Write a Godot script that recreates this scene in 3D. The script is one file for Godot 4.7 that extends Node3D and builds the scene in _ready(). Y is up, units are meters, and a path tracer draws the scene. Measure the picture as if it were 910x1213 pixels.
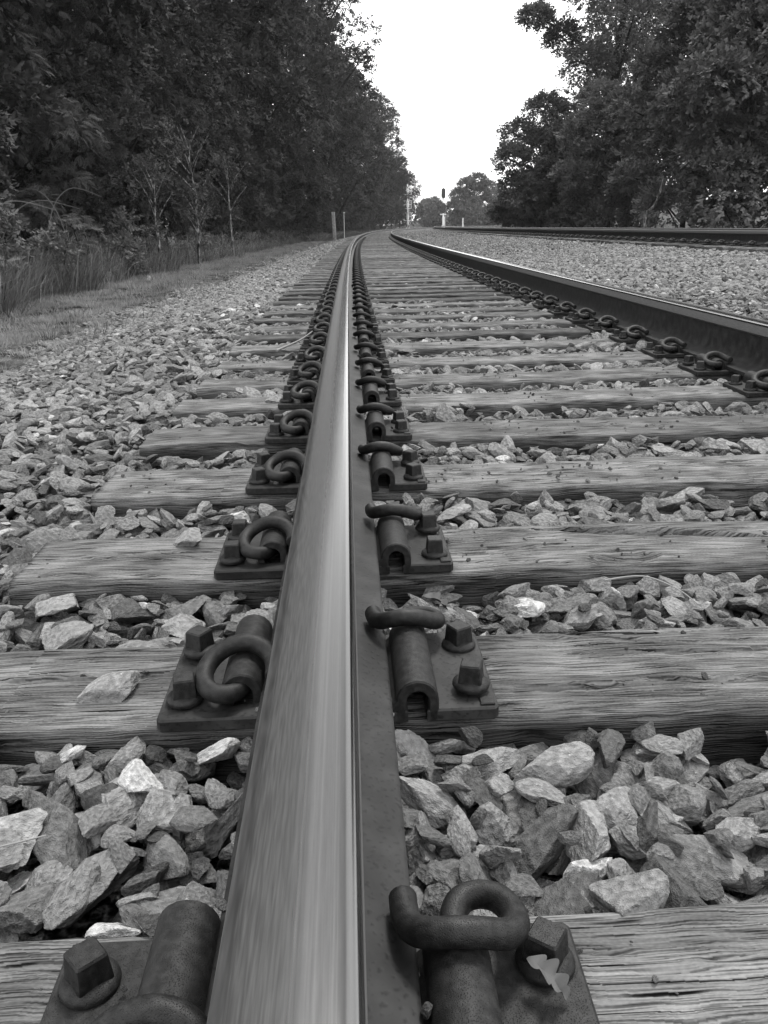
extends Node3D
# A curving double-track railway seen from just above the head of its left-hand rail, under a white overcast sky.
# Track coordinates: t = metres to the right of the left rail's centre, y = metres above its head, s = metres ahead of the camera.

const CURVE := 1090.5       # radius of the left rail, m
const TIE_TOP := -0.2       # top of the ties below the head of the rail
const TRACK2 := 5.52        # near rail of the second track
const RISE2 := 0.205        # how much higher the second track lies
const UPV := Vector3(0, 1, 0)

var rng := RandomNumberGenerator.new()
var taken := {}
var M := {}
var field := FastNoiseLite.new()
var stones_hi: Array = []
var stones_mid: Array = []
var stones_low: Array = []
var tie_list: Array = []


func _ready() -> void:
	rng.seed = 20240611
	field.seed = 5
	field.frequency = 1.0
	field.noise_type = FastNoiseLite.TYPE_SIMPLEX
	# ---- camera, sky, light
	var cam := Camera3D.new()
	cam.name = "camera"
	cam.transform = Transform3D(Basis(Vector3(0.99887754, -0.01714003, 0.04415738), Vector3(0.03048307, 0.94614713, -0.32229862), Vector3(-0.03625517, 0.3232829, 0.9456076)).orthonormalized(), Vector3(0.0391, 0.3414, 0))
	cam.fov = 63.01
	cam.near = 0.02
	cam.far = 2500.0
	add_child(cam)
	cam.current = true
	var we := WorldEnvironment.new()
	we.name = "world_environment"
	var env := Environment.new()
	env.background_mode = Environment.BG_SKY
	var sky := Sky.new()
	var sm := ProceduralSkyMaterial.new()
	sm.sky_top_color = Color(0.9, 0.9, 0.9)
	sm.sky_horizon_color = Color(1.0, 1.0, 1.0)
	sm.sky_curve = 0.2
	sm.sky_energy_multiplier = 1.15
	sm.ground_bottom_color = Color(0.35, 0.35, 0.35)
	sm.ground_horizon_color = Color(0.6, 0.6, 0.6)
	sm.use_debanding = false
	sky.sky_material = sm
	env.sky = sky
	env.background_energy_multiplier = 1.0
	env.tonemap_mode = Environment.TONE_MAPPER_LINEAR
	env.tonemap_exposure = 2.05
	env.sdfgi_enabled = true
	env.ssao_enabled = true
	env.ssil_enabled = true
	env.fog_enabled = true
	env.fog_density = 0.0002
	env.fog_light_color = Color(0.9, 0.9, 0.9)
	we.environment = env
	add_child(we)
	var sun := DirectionalLight3D.new()
	sun.name = "sun"
	sun.light_energy = 0.5
	sun.light_angular_distance = 12.0
	sun.light_color = Color(1, 0.995, 0.985)
	sun.shadow_enabled = true
	sun.rotation_degrees = Vector3(-62, 155, 0)
	add_child(sun)

	make_materials()
	make_ground()
	make_ballast()
	make_rails()
	make_ties()
	make_fasteners()
	make_forest()
	make_grass()
	make_lineside()
	make_small_things()


# ------------------------------------------------------------------ helpers
func tp(t: float, y: float, s: float) -> Vector3:
	var a := s / CURVE
	return Vector3(CURVE - (CURVE - t) * cos(a), y, -(CURVE - t) * sin(a))


func heading(s: float) -> Basis:
	return Basis(UPV, -s / CURVE)


func numbered(called: String) -> String:
	if not taken.has(called):
		taken[called] = 0
		return called
	taken[called] += 1
	return "%s_%03d" % [called, taken[called]]


func tag(o: Node, label := "", category := "", group := "", kind := "") -> void:
	if label != "": o.set_meta("label", label)
	if category != "": o.set_meta("category", category)
	if group != "": o.set_meta("group", group)
	if kind != "": o.set_meta("kind", kind)


func thing(called: String, label: String, category: String, xf := Transform3D(), group := "") -> Node3D:
	var o := Node3D.new()
	o.name = numbered(called)
	add_child(o)
	o.transform = xf
	tag(o, label, category, group)
	return o


func part(called: String, mesh: Mesh, mat: Material, parent: Node, xf := Transform3D()) -> MeshInstance3D:
	var o := MeshInstance3D.new()
	var n := 0
	var nm := called
	while parent.has_node(NodePath(nm)):
		n += 1
		nm = "%s_%03d" % [called, n]
	o.name = nm
	o.mesh = mesh
	o.material_override = mat
	o.transform = xf
	parent.add_child(o, true)
	return o


func solo(called: String, mesh: Mesh, mat: Material, xf := Transform3D()) -> MeshInstance3D:
	var o := MeshInstance3D.new()
	o.name = numbered(called)
	o.mesh = mesh
	o.material_override = mat
	o.transform = xf
	add_child(o, true)
	return o


func ordinal(n: int) -> String:
	var ones := ["", "first", "second", "third", "fourth", "fifth", "sixth", "seventh", "eighth", "ninth", "tenth", "eleventh", "twelfth", "thirteenth", "fourteenth", "fifteenth", "sixteenth", "seventeenth", "eighteenth", "nineteenth"]
	var tens := ["", "", "twenty", "thirty", "forty", "fifty", "sixty", "seventy", "eighty", "ninety"]
	var tenth := ["", "", "twentieth", "thirtieth", "fortieth", "fiftieth", "sixtieth", "seventieth", "eightieth", "ninetieth"]
	if n >= 200: return "two-hundred-and-" + ordinal(n - 200) if n > 200 else "two-hundredth"
	if n >= 100: return "hundred-and-" + ordinal(n - 100) if n > 100 else "hundredth"
	if n < 20: return ones[n]
	@warning_ignore("integer_division")
	var d := n / 10
	return tenth[d] if n % 10 == 0 else tens[d] + "-" + ones[n % 10]


## Mesh from indexed triangles. Corners share a normal when their faces meet at less than the crease angle.
func build(v: PackedVector3Array, idx: PackedInt32Array, uv := PackedVector2Array(), crease := 40.0, close := true, tone := PackedColorArray()) -> ArrayMesh:
	var vol := 0.0
	var nf := idx.size() / 3
	var fn := PackedVector3Array()
	fn.resize(nf)
	for f in nf:
		var a := v[idx[f * 3]]
		var b := v[idx[f * 3 + 1]]
		var c := v[idx[f * 3 + 2]]
		var n := (c - a).cross(b - a)
		fn[f] = n
		vol += a.dot(n)
	var flip := close and vol < 0.0
	var pv := PackedVector3Array()
	var pn := PackedVector3Array()
	var pu := PackedVector2Array()
	var pi := PackedInt32Array()
	var pc := PackedColorArray()
	var has_uv := uv.size() == v.size()
	if crease >= 180.0:
		pn.resize(v.size())
		for f in nf:
			for k in 3:
				pn[idx[f * 3 + k]] += fn[f]
		for i in v.size():
			pn[i] = pn[i].normalized() * (-1.0 if flip else 1.0)
		pv = v
		pu = uv
		pc = tone
		pi = idx.duplicate()
		if flip:
			for f in nf:
				var q := pi[f * 3 + 1]
				pi[f * 3 + 1] = pi[f * 3 + 2]
				pi[f * 3 + 2] = q
	else:
		var around: Array = []
		around.resize(v.size())
		for f in nf:
			for k in 3:
				var i := idx[f * 3 + k]
				if around[i] == null: around[i] = PackedInt32Array()
				around[i].append(f)
		var lim := cos(deg_to_rad(crease))
		var un := PackedVector3Array()
		un.resize(nf)
		for f in nf: un[f] = fn[f].normalized()
		pv.resize(nf * 3)
		pn.resize(nf * 3)
		if has_uv: pu.resize(nf * 3)
		pi.resize(nf * 3)
		if tone: pc.resize(nf * 3)
		for f in nf:
			for k in 3:
				var kk: int = k if not flip else [0, 2, 1][k]
				var i := idx[f * 3 + kk]
				var sum := Vector3.ZERO
				for g in around[i]:
					if un[g].dot(un[f]) >= lim: sum += fn[g]
				pv[f * 3 + k] = v[i]
				pn[f * 3 + k] = sum.normalized() * (-1.0 if flip else 1.0)
				if has_uv: pu[f * 3 + k] = uv[i]
				if tone: pc[f * 3 + k] = tone[i]
				pi[f * 3 + k] = f * 3 + k
	var arr := []
	arr.resize(Mesh.ARRAY_MAX)
	arr[Mesh.ARRAY_VERTEX] = pv
	arr[Mesh.ARRAY_NORMAL] = pn
	if has_uv: arr[Mesh.ARRAY_TEX_UV] = pu
	if tone: arr[Mesh.ARRAY_COLOR] = pc
	arr[Mesh.ARRAY_INDEX] = pi
	var m := ArrayMesh.new()
	m.add_surface_from_arrays(Mesh.PRIMITIVE_TRIANGLES, arr)
	return m


func grid_idx(rows: int, cols: int, wrap := false) -> PackedInt32Array:
	var idx := PackedInt32Array()
	var cc := cols if wrap else cols - 1
	for r in rows - 1:
		for c in cc:
			var a := r * cols + c
			var b := r * cols + (c + 1) % cols
			idx.append_array([a, b, a + cols, b, b + cols, a + cols])
	return idx


## Polygon in x,y drawn out along z from z0 to z1, its rims bevelled.
func extrude(poly: PackedVector2Array, z0: float, z1: float, bevel: float, crease := 35.0) -> ArrayMesh:
	var n := poly.size()
	if not Geometry2D.is_polygon_clockwise(poly): pass
	var inner := PackedVector2Array()
	var ccw := 1.0
	var area := 0.0
	for i in n:
		area += poly[i].cross(poly[(i + 1) % n])
	ccw = 1.0 if area > 0 else -1.0
	for i in n:
		var e0 := (poly[i] - poly[(i + n - 1) % n]).normalized()
		var e1 := (poly[(i + 1) % n] - poly[i]).normalized()
		var n0 := Vector2(-e0.y, e0.x) * ccw
		var n1 := Vector2(-e1.y, e1.x) * ccw
		var b := (n0 + n1).normalized()
		inner.append(poly[i] + b * bevel / maxf(0.4, b.dot(n0)))
	var v := PackedVector3Array()
	for ring in 4:
		var src := inner if ring == 0 or ring == 3 else poly
		var z: float = [z0, z0 + bevel, z1 - bevel, z1][ring]
		for q in src: v.append(Vector3(q.x, q.y, z))
	var idx := grid_idx(4, n, true)
	var tri := Geometry2D.triangulate_polygon(inner)
	# the caps run against the side faces' sense at one end
	var sgn := ccw > 0
	for k in range(0, tri.size(), 3):
		var a := tri[k]
		var b := tri[k + 1]
		var c := tri[k + 2]
		var pos := (inner[b] - inner[a]).cross(inner[c] - inner[a]) > 0
		if pos != sgn:
			var q := b
			b = c
			c = q
		idx.append_array([a, c, b])
		idx.append_array([a + 3 * n, b + 3 * n, c + 3 * n])
	return build(v, idx, PackedVector2Array(), crease)


## Round bar along a path, its ends slightly rounded.
func tube(path: PackedVector3Array, radii: PackedFloat32Array, sides := 12, capped := true) -> ArrayMesh:
	var v := PackedVector3Array()
	var n := path.size()
	var up := Vector3(0.31, 0.91, 0.27).normalized()
	for i in n:
		var d := (path[mini(i + 1, n - 1)] - path[maxi(i - 1, 0)]).normalized()
		var x := up.cross(d).normalized()
		up = d.cross(x).normalized()
		for k in sides:
			var a := TAU * k / sides
			v.append(path[i] + (x * cos(a) + up * sin(a)) * radii[i])
	var idx := grid_idx(n, sides, true)
	if capped:
		v.append(path[0])
		v.append(path[n - 1])
		for k in sides:
			idx.append_array([v.size() - 2, (k + 1) % sides, k])
			idx.append_array([v.size() - 1, (n - 1) * sides + k, (n - 1) * sides + (k + 1) % sides])
	return build(v, idx, PackedVector2Array(), 60.0)


func smooth_path(pts: Array, per: int) -> PackedVector3Array:
	var out := PackedVector3Array()
	for i in pts.size() - 1:
		var a: Vector3 = pts[maxi(i - 1, 0)]
		var b: Vector3 = pts[i]
		var c: Vector3 = pts[i + 1]
		var d: Vector3 = pts[mini(i + 2, pts.size() - 1)]
		for k in per:
			out.append(b.cubic_interpolate(c, a, d, float(k) / per))
	out.append(pts[-1])
	return out


func multi(called: String, mesh: Mesh, mat: Material, xfs: Array, cols: PackedFloat32Array, parent: Node = null) -> MultiMeshInstance3D:
	var mm := MultiMesh.new()
	mm.transform_format = MultiMesh.TRANSFORM_3D
	mm.use_colors = true
	mm.mesh = mesh
	mm.instance_count = xfs.size()
	var buf := PackedFloat32Array()
	buf.resize(xfs.size() * 16)
	var at := 0
	for i in xfs.size():
		var x: Transform3D = xfs[i]
		var b := x.basis
		buf[at] = b.x.x; buf[at + 1] = b.y.x; buf[at + 2] = b.z.x; buf[at + 3] = x.origin.x
		buf[at + 4] = b.x.y; buf[at + 5] = b.y.y; buf[at + 6] = b.z.y; buf[at + 7] = x.origin.y
		buf[at + 8] = b.x.z; buf[at + 9] = b.y.z; buf[at + 10] = b.z.z; buf[at + 11] = x.origin.z
		buf[at + 12] = cols[i]; buf[at + 13] = cols[i]; buf[at + 14] = cols[i]; buf[at + 15] = 1.0
		at += 16
	mm.buffer = buf
	var o := MultiMeshInstance3D.new()
	var p: Node = parent if parent else self
	o.name = numbered(called) if p == self else called
	o.multimesh = mm
	o.material_override = mat
	p.add_child(o, true)
	o.set_meta("kind", "stuff")
	return o


# ------------------------------------------------------------------ materials
func grey(linear: float) -> Color:
	return Color(linear, linear, linear).linear_to_srgb()


func mat(called: String, linear: float, rough: float, spec := 0.5, metal := 0.0) -> StandardMaterial3D:
	var m := StandardMaterial3D.new()
	m.resource_name = called
	m.albedo_color = grey(linear)
	m.roughness = rough
	m.metallic_specular = spec
	m.metallic = metal
	M[called] = m
	return m


func noise_image(w: int, h: int, freq: float, sd: int, oct := 4, ridged := false, gain := 0.5) -> Image:
	var n := FastNoiseLite.new()
	n.seed = sd
	n.noise_type = FastNoiseLite.TYPE_SIMPLEX_SMOOTH
	n.frequency = freq
	n.fractal_type = FastNoiseLite.FRACTAL_RIDGED if ridged else FastNoiseLite.FRACTAL_FBM
	n.fractal_octaves = oct
	n.fractal_gain = gain
	var im := n.get_seamless_image(w, h)
	im.convert(Image.FORMAT_L8)
	return im


func bytes_tex(w: int, h: int, d: PackedByteArray) -> ImageTexture:
	return ImageTexture.create_from_image(Image.create_from_data(w, h, false, Image.FORMAT_L8, d))


func tri(m: StandardMaterial3D, scale: Vector3, world := false) -> void:
	m.uv1_triplanar = true
	m.uv1_world_triplanar = world
	m.uv1_scale = scale
	m.uv1_triplanar_sharpness = 4.0


func make_materials() -> void:
	# broken stone: mottled grey with fine grain, a few pale veins
	var n := 512
	var a := noise_image(n, n, 0.012, 11, 5).get_data()
	var b := noise_image(n, n, 0.09, 12, 3).get_data()
	var r := noise_image(n, n, 0.006, 13, 2, true).get_data()
	var h := PackedByteArray()
	var c := PackedByteArray()
	h.resize(n * n)
	c.resize(n * n)
	for i in n * n:
		var vein := smoothstep(0.93, 0.97, r[i] / 255.0) * smoothstep(0.45, 0.6, a[i] / 255.0)
		var x := 0.72 + 0.34 * (a[i] / 255.0 - 0.5) + 0.10 * (b[i] / 255.0 - 0.5) + vein * 0.5
		c[i] = int(clampf(x, 0.08, 1.0) * 255.0)
		h[i] = int(clampf(0.5 + (a[i] / 255.0 - 0.5) * 0.8 + (b[i] / 255.0 - 0.5) * 0.22, 0, 1) * 255.0)
	var stone_col := bytes_tex(n, n, c)
	var stone_h := bytes_tex(n, n, h)
	for k in 7:
		var m := mat("stone_%d" % k, [0.22, 0.29, 0.42, 0.15, 0.35, 0.25, 0.85][k] * 1.0, 0.85, 0.35)
		m.albedo_color = Color(minf(1, m.albedo_color.r), minf(1, m.albedo_color.r), minf(1, m.albedo_color.r))
		m.albedo_texture = stone_col
		m.heightmap_enabled = true
		m.heightmap_texture = stone_h
		m.heightmap_scale = 0.5
		tri(m, Vector3(0.42, 0.3, 0.42))
		m.uv1_offset = Vector3(k * 0.37, k * 0.61, k * 0.13)
	var sv := mat("stone_varied", 0.33, 0.75, 0.35)
	sv.albedo_texture = stone_col
	sv.heightmap_enabled = true
	sv.heightmap_texture = stone_h
	sv.heightmap_scale = 0.5
	sv.vertex_color_use_as_albedo = true
	tri(sv, Vector3(0.42, 0.3, 0.42))
	# fine gravel and grit under the stones
	var g := noise_image(n, n, 0.05, 21, 4).get_data()
	for i in n * n:
		c[i] = int(clampf(0.55 + (g[i] / 255.0 - 0.5) * 1.7, 0.05, 1.0) * 255.0)
	var grit := mat("grit", 0.16, 0.95, 0.2)
	grit.albedo_texture = bytes_tex(n, n, c)
	grit.heightmap_enabled = true
	grit.heightmap_texture = bytes_tex(n, n, g)
	grit.heightmap_scale = 1.5
	tri(grit, Vector3(2.5, 2.5, 2.5), true)
	# soil and mown grass of the verge
	var e1 := noise_image(n, n, 0.008, 31, 5).get_data()
	var e2 := noise_image(n, n, 0.12, 32, 3).get_data()
	for i in n * n:
		c[i] = int(clampf(0.6 + (e1[i] / 255.0 - 0.5) * 1.0 + (e2[i] / 255.0 - 0.5) * 0.7, 0.05, 1.0) * 255.0)
	var soil := mat("soil", 0.14, 1.0, 0.1)
	soil.albedo_texture = bytes_tex(n, n, c)
	soil.heightmap_enabled = true
	soil.heightmap_texture = bytes_tex(n, n, e2)
	soil.heightmap_scale = 2.0
	tri(soil, Vector3(0.6, 0.6, 0.6), true)
	# weathered timber, grain along u
	var ww := 1024
	var wh := 768
	var w1 := noise_image(24, wh, 0.05, 41, 4)
	w1.resize(ww, wh, Image.INTERPOLATE_CUBIC)
	var w2 := noise_image(48, wh, 0.24, 42, 3)
	w2.resize(ww, wh, Image.INTERPOLATE_CUBIC)
	var w3 := noise_image(14, wh, 0.05, 43, 1, true)
	w3.resize(ww, wh, Image.INTERPOLATE_CUBIC)
	var w5 := noise_image(24, wh, 0.13, 45, 1, true)
	w5.resize(ww, wh, Image.INTERPOLATE_CUBIC)
	var d1 := w1.get_data()
	var d2 := w2.get_data()
	var d3 := w3.get_data()
	var d5 := w5.get_data()
	var d4 := noise_image(ww, wh, 0.006, 44, 3).get_data()
	var d6 := noise_image(ww, wh, 0.2, 46, 2).get_data()
	var wc := PackedByteArray()
	var wb := PackedByteArray()
	wc.resize(ww * wh)
	wb.resize(ww * wh)
	for y in wh:
		for x in ww:
			var i := y * ww + x
			var low := d4[i] / 255.0
			var j := posmod(y + int((low - 0.5) * 15.0), wh) * ww + x    # the grain wanders a little
			var crack := smoothstep(0.945, 0.985, d3[j] / 255.0) * smoothstep(0.4, 0.55, low)
			var split := smoothstep(0.91, 0.98, d5[j] / 255.0) * smoothstep(0.62, 0.45, low)
			var fine := d2[j] / 255.0 - 0.5
			var broad := d1[j] / 255.0 - 0.5
			var groove := smoothstep(0.06, 0.2, -fine)
			wc[i] = int(clampf(0.68 + broad * 0.22 + fine * 0.34 - groove * 0.16 - split * 0.36 - crack * 0.55 + (low - 0.5) * 0.3 + (d6[i] / 255.0 - 0.5) * 0.12, 0.03, 1.0) * 255.0)
			wb[i] = int(clampf(0.6 + broad * 0.4 + fine * 0.6 - crack * 0.6 - split * 0.4, 0, 1) * 255.0)
	var wood_col := bytes_tex(ww, wh, wc)
	var wood_h := bytes_tex(ww, wh, wb)
	for k in 4:
		var m := mat("timber_%d" % k, [0.29, 0.25, 0.34, 0.19][k], 0.9, 0.2)
		m.albedo_texture = wood_col
		m.heightmap_enabled = true
		m.heightmap_texture = wood_h
		m.heightmap_scale = 0.3
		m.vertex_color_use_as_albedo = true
		m.uv1_scale = Vector3(0.85, 2.2, 1)
	# old brown steel
	var p1 := noise_image(n, n, 0.02, 51, 4).get_data()
	var p2 := noise_image(n, n, 0.16, 52, 2).get_data()
	for i in n * n:
		var pit := smoothstep(0.66, 0.8, p2[i] / 255.0)
		c[i] = int(clampf(0.72 + (p1[i] / 255.0 - 0.5) * 0.55 - pit * 0.25, 0.05, 1.0) * 255.0)
		h[i] = int(clampf(0.7 - pit * 0.5 + (p1[i] / 255.0 - 0.5) * 0.3, 0, 1) * 255.0)
	var steel_col := bytes_tex(n, n, c)
	var steel_h := bytes_tex(n, n, h)
	for spec in [["fastener_steel", 0.03, 0.6, 8.0], ["clip_steel", 0.025, 0.5, 9.0], ["bolt_steel", 0.026, 0.55, 9.0], ["web_steel", 0.042, 0.62, 1.5], ["foot_steel", 0.03, 0.6, 1.5]]:
		var m := mat(spec[0], spec[1], spec[2], 0.36)
		m.albedo_texture = steel_col
		m.heightmap_enabled = true
		m.heightmap_texture = steel_h
		m.heightmap_scale = 0.06
		tri(m, Vector3.ONE * spec[3])
	# the head of the rail: bright worn top with lengthwise streaks, sheen and corner highlight painted in, dull shoulders. u runs over the head from field side to gauge side
	var hw := 512
	var hh := 512
	var s1 := noise_image(hw, 5, 0.02, 61, 3)
	s1.resize(hw, hh, Image.INTERPOLATE_CUBIC)
	var s2 := noise_image(hw, 6, 0.05, 62, 2)
	s2.resize(hw, hh, Image.INTERPOLATE_CUBIC)
	var q1 := s1.get_data()
	var q2 := s2.get_data()
	var s4 := noise_image(hw, 3, 0.13, 64, 2)
	s4.resize(hw, hh, Image.INTERPOLATE_CUBIC)
	var q4 := s4.get_data()
	var q3 := noise_image(hw, hh, 0.1, 63, 3).get_data()
	var hc := PackedByteArray()
	var hr := PackedByteArray()
	var hm := PackedByteArray()
	for z in [hc, hr, hm]: z.resize(hw * hh)
	for y in hh:
		for x in hw:
			var i := y * hw + x
			var u := x / float(hw) + (q1[i] / 255.0 - 0.5) * 0.03
			# u 0.2 .. 0.8 is the top of the head, the rest its sides
			var worn := smoothstep(0.28, 0.62, u) * (1.0 - smoothstep(0.765, 0.785, u))
			var dull := smoothstep(0.17, 0.23, u) * (1.0 - smoothstep(0.765, 0.785, u))
			var st := (q1[i] / 255.0 - 0.5) * 0.5 + (q2[i] / 255.0 - 0.5) * 0.35
			var grain := (q3[i] / 255.0 - 0.5)
			var painted_sheen := smoothstep(0.5, 0.56, u) * (1.0 - smoothstep(0.70, 0.73, u))  # reflected sky right of the crown, painted into the colour
			hm[i] = int(clampf(dull * 0.55 + worn * 0.45, 0, 1) * 255)
			var painted_glint := smoothstep(0.735, 0.746, u) * (1.0 - smoothstep(0.76, 0.775, u))  # highlight along the gauge corner, painted as a thin bright line
			hc[i] = int(clampf(lerpf(lerpf(0.33, 0.22, dull), 0.30 + st * 0.06 + painted_sheen * 0.055 + (q4[i] / 255.0 - 0.5) * 0.045, worn) + painted_glint * 0.14 + grain * lerpf(0.12, 0.02, worn), 0.03, 1.0) * 255)
			hr[i] = int(clampf(lerpf(lerpf(0.7, 0.5, dull), 0.20 + st * 0.05, worn) + grain * 0.03, 0.1, 1.0) * 255)
	var hd := mat("rail_head_steel", 1.0, 1.0, 0.5, 1.0)
	hd.albedo_color = Color(1, 1, 1)
	hd.albedo_texture = bytes_tex(hw, hh, hc)
	hd.roughness_texture = bytes_tex(hw, hh, hr)
	hd.metallic_texture = bytes_tex(hw, hh, hm)
	hd.uv1_scale = Vector3(1, 0.4, 1)
	# bark, leaves, grass
	var bark := mat("bark", 0.12, 0.95, 0.2)
	bark.albedo_texture = bytes_tex(n, n, e2)
	bark.heightmap_enabled = true
	bark.heightmap_texture = bytes_tex(n, n, e2)
	bark.heightmap_scale = 2.0
	tri(bark, Vector3(2, 0.5, 2))
	var pale := mat("pale_bark", 0.5, 0.9, 0.2)
	pale.albedo_texture = bytes_tex(n, n, e1)
	tri(pale, Vector3(3, 1, 3))
	for spec in [["leaf_dark", 0.058], ["leaf_mid", 0.12], ["grass", 0.21], ["weed", 0.1], ["straw", 0.36]]:
		var m := mat(spec[0], spec[1], 0.75, 0.25)
		m.vertex_color_use_as_albedo = true
		m.backlight_enabled = true
		m.backlight = Color(0.6, 0.6, 0.6)
		m.cull_mode = BaseMaterial3D.CULL_DISABLED
	mat("dry_leaf", 0.08, 0.8, 0.3)
	mat("cane", 0.12, 0.9, 0.2)
	mat("dry_stalk", 0.22, 0.9, 0.2)
	mat("white_paint", 0.72, 0.5)
	mat("silver_paint", 0.65, 0.5)
	mat("black_paint", 0.015, 0.5)
	mat("lens_glass", 0.03, 0.1)
	var pw := mat("post_wood", 0.9, 0.9, 0.2)
	pw.albedo_texture = wood_col
	tri(pw, Vector3(4, 1, 4))


# ------------------------------------------------------------------ the ground
func verge(t: float, s: float) -> float:
	var y := -0.56
	if t < -5.5: y = lerpf(-0.56, -0.2, smoothstep(-5.5, -12.0, t))
	if t > 8.0: y = -0.32
	var n := field.get_noise_2d(t * 0.35, s * 0.25) * 0.06 + field.get_noise_2d(t * 1.3 + 40, s * 1.1) * 0.02
	if s > 240.0 and t > -40.0: y += 11.0 * smoothstep(250, 520, s)
	return y + n * (1.0 if absf(t) < 30 else 8.0)


func bed(t: float, s: float) -> float:
	var keys := [[-4.2, -0.95], [-2.35, -0.58], [-1.95, -0.47], [-1.05, -0.255], [-0.62, -0.228], [-0.5, -0.233], [2.0, -0.233], [2.2, -0.23], [2.6, -0.205], [5.0, RISE2 - 0.235], [8.2, RISE2 - 0.235], [8.9, -0.1], [10.4, -0.6]]
	var y: float = keys[-1][1]
	if t <= keys[0][0]: y = keys[0][1]
	else:
		for k in keys.size() - 1:
			if t <= keys[k + 1][0]:
				y = lerpf(keys[k][1], keys[k + 1][1], (t - keys[k][0]) / (keys[k + 1][0] - keys[k][0]))
				break
	if t > -0.6 and t < 2.1: y += 0.012 * smoothstep(1.35, 0.95, s) + 0.005 * smoothstep(1.6, 2.4, s)
	return y + field.get_noise_2d(t * 1.6, s * 1.4) * 0.012


func make_ground() -> void:
	var ts := [-400.0, -200.0, -100.0, -60.0, -40.0, -25.0, -18.0, -14.0, -11.0, -9.0]
	var t := -7.5
	while t < -1.4:
		ts.append(t)
		t += 0.35
	ts.append_array([2.0, 6.0, 7.5, 8.5, 9.5, 10.5, 12.0, 14.0, 17.0, 21.0, 27.0, 40.0, 60.0, 100.0, 200.0, 400.0])
	var ss: Array = [-30.0, -8.0]
	var s := -2.0
	while s < 700.0:
		ss.append(s)
		s += clampf(s * 0.05, 0.4, 20.0)
	var v := PackedVector3Array()
	for q in ss:
		for u in ts:
			var y := verge(u, q)
			if u > -1.9 and u < 8.0: y -= 0.5
			v.append(tp(u, y, q))
	var o := solo("ground", build(v, grid_idx(ss.size(), ts.size()), PackedVector2Array(), 180.0, false), M.soil)
	tag(o, "", "", "", "structure")


func make_ballast() -> void:
	var ts: Array = []
	var t := -4.2
	while t < 10.5:
		ts.append(t)
		t += 0.1 if t < 5.4 else 0.4
	var ss: Array = []
	var s := -1.0
	while s < 300.0:
		ss.append(s)
		s += clampf(s * 0.04, 0.1, 6.0)
	var v := PackedVector3Array()
	for q in ss:
		for u in ts: v.append(tp(u, bed(u, q) - 0.062 + 0.04 * smoothstep(6.0, 7.0, q), q))
	var ballast := solo("ballast_bed", build(v, grid_idx(ss.size(), ts.size()), PackedVector2Array(), 180.0, false), M.grit)
	tag(ballast, "", "", "", "structure")
	plan_ties()
	make_stone_meshes()
	pile_near_stones(ballast)
	scatter_far_stones(ballast)
	scatter_grit(ballast)


# ------------------------------------------------------------------ stones
var ico_v: Array = []
var ico_f: Array = []


func icosphere(level: int) -> void:
	var p := (1.0 + sqrt(5.0)) / 2.0
	var v: Array = [Vector3(-1, p, 0), Vector3(1, p, 0), Vector3(-1, -p, 0), Vector3(1, -p, 0), Vector3(0, -1, p), Vector3(0, 1, p), Vector3(0, -1, -p), Vector3(0, 1, -p), Vector3(p, 0, -1), Vector3(p, 0, 1), Vector3(-p, 0, -1), Vector3(-p, 0, 1)]
	for i in v.size(): v[i] = v[i].normalized()
	var f := [0, 11, 5, 0, 5, 1, 0, 1, 7, 0, 7, 10, 0, 10, 11, 1, 5, 9, 5, 11, 4, 11, 10, 2, 10, 7, 6, 7, 1, 8, 3, 9, 4, 3, 4, 2, 3, 2, 6, 3, 6, 8, 3, 8, 9, 4, 9, 5, 2, 4, 11, 6, 2, 10, 8, 6, 7, 9, 8, 1]
	for l in level:
		var mid := {}
		var g := []
		for k in range(0, f.size(), 3):
			var m := []
			for e in [[f[k], f[k + 1]], [f[k + 1], f[k + 2]], [f[k + 2], f[k]]]:
				var key: int = mini(e[0], e[1]) * 100000 + maxi(e[0], e[1])
				if not mid.has(key):
					mid[key] = v.size()
					v.append(((v[e[0]] + v[e[1]]) * 0.5).normalized())
				m.append(mid[key])
			g.append_array([f[k], m[0], m[2], f[k + 1], m[1], m[0], f[k + 2], m[2], m[1], m[0], m[1], m[2]])
		f = g
	ico_v = v
	ico_f = f


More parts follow.
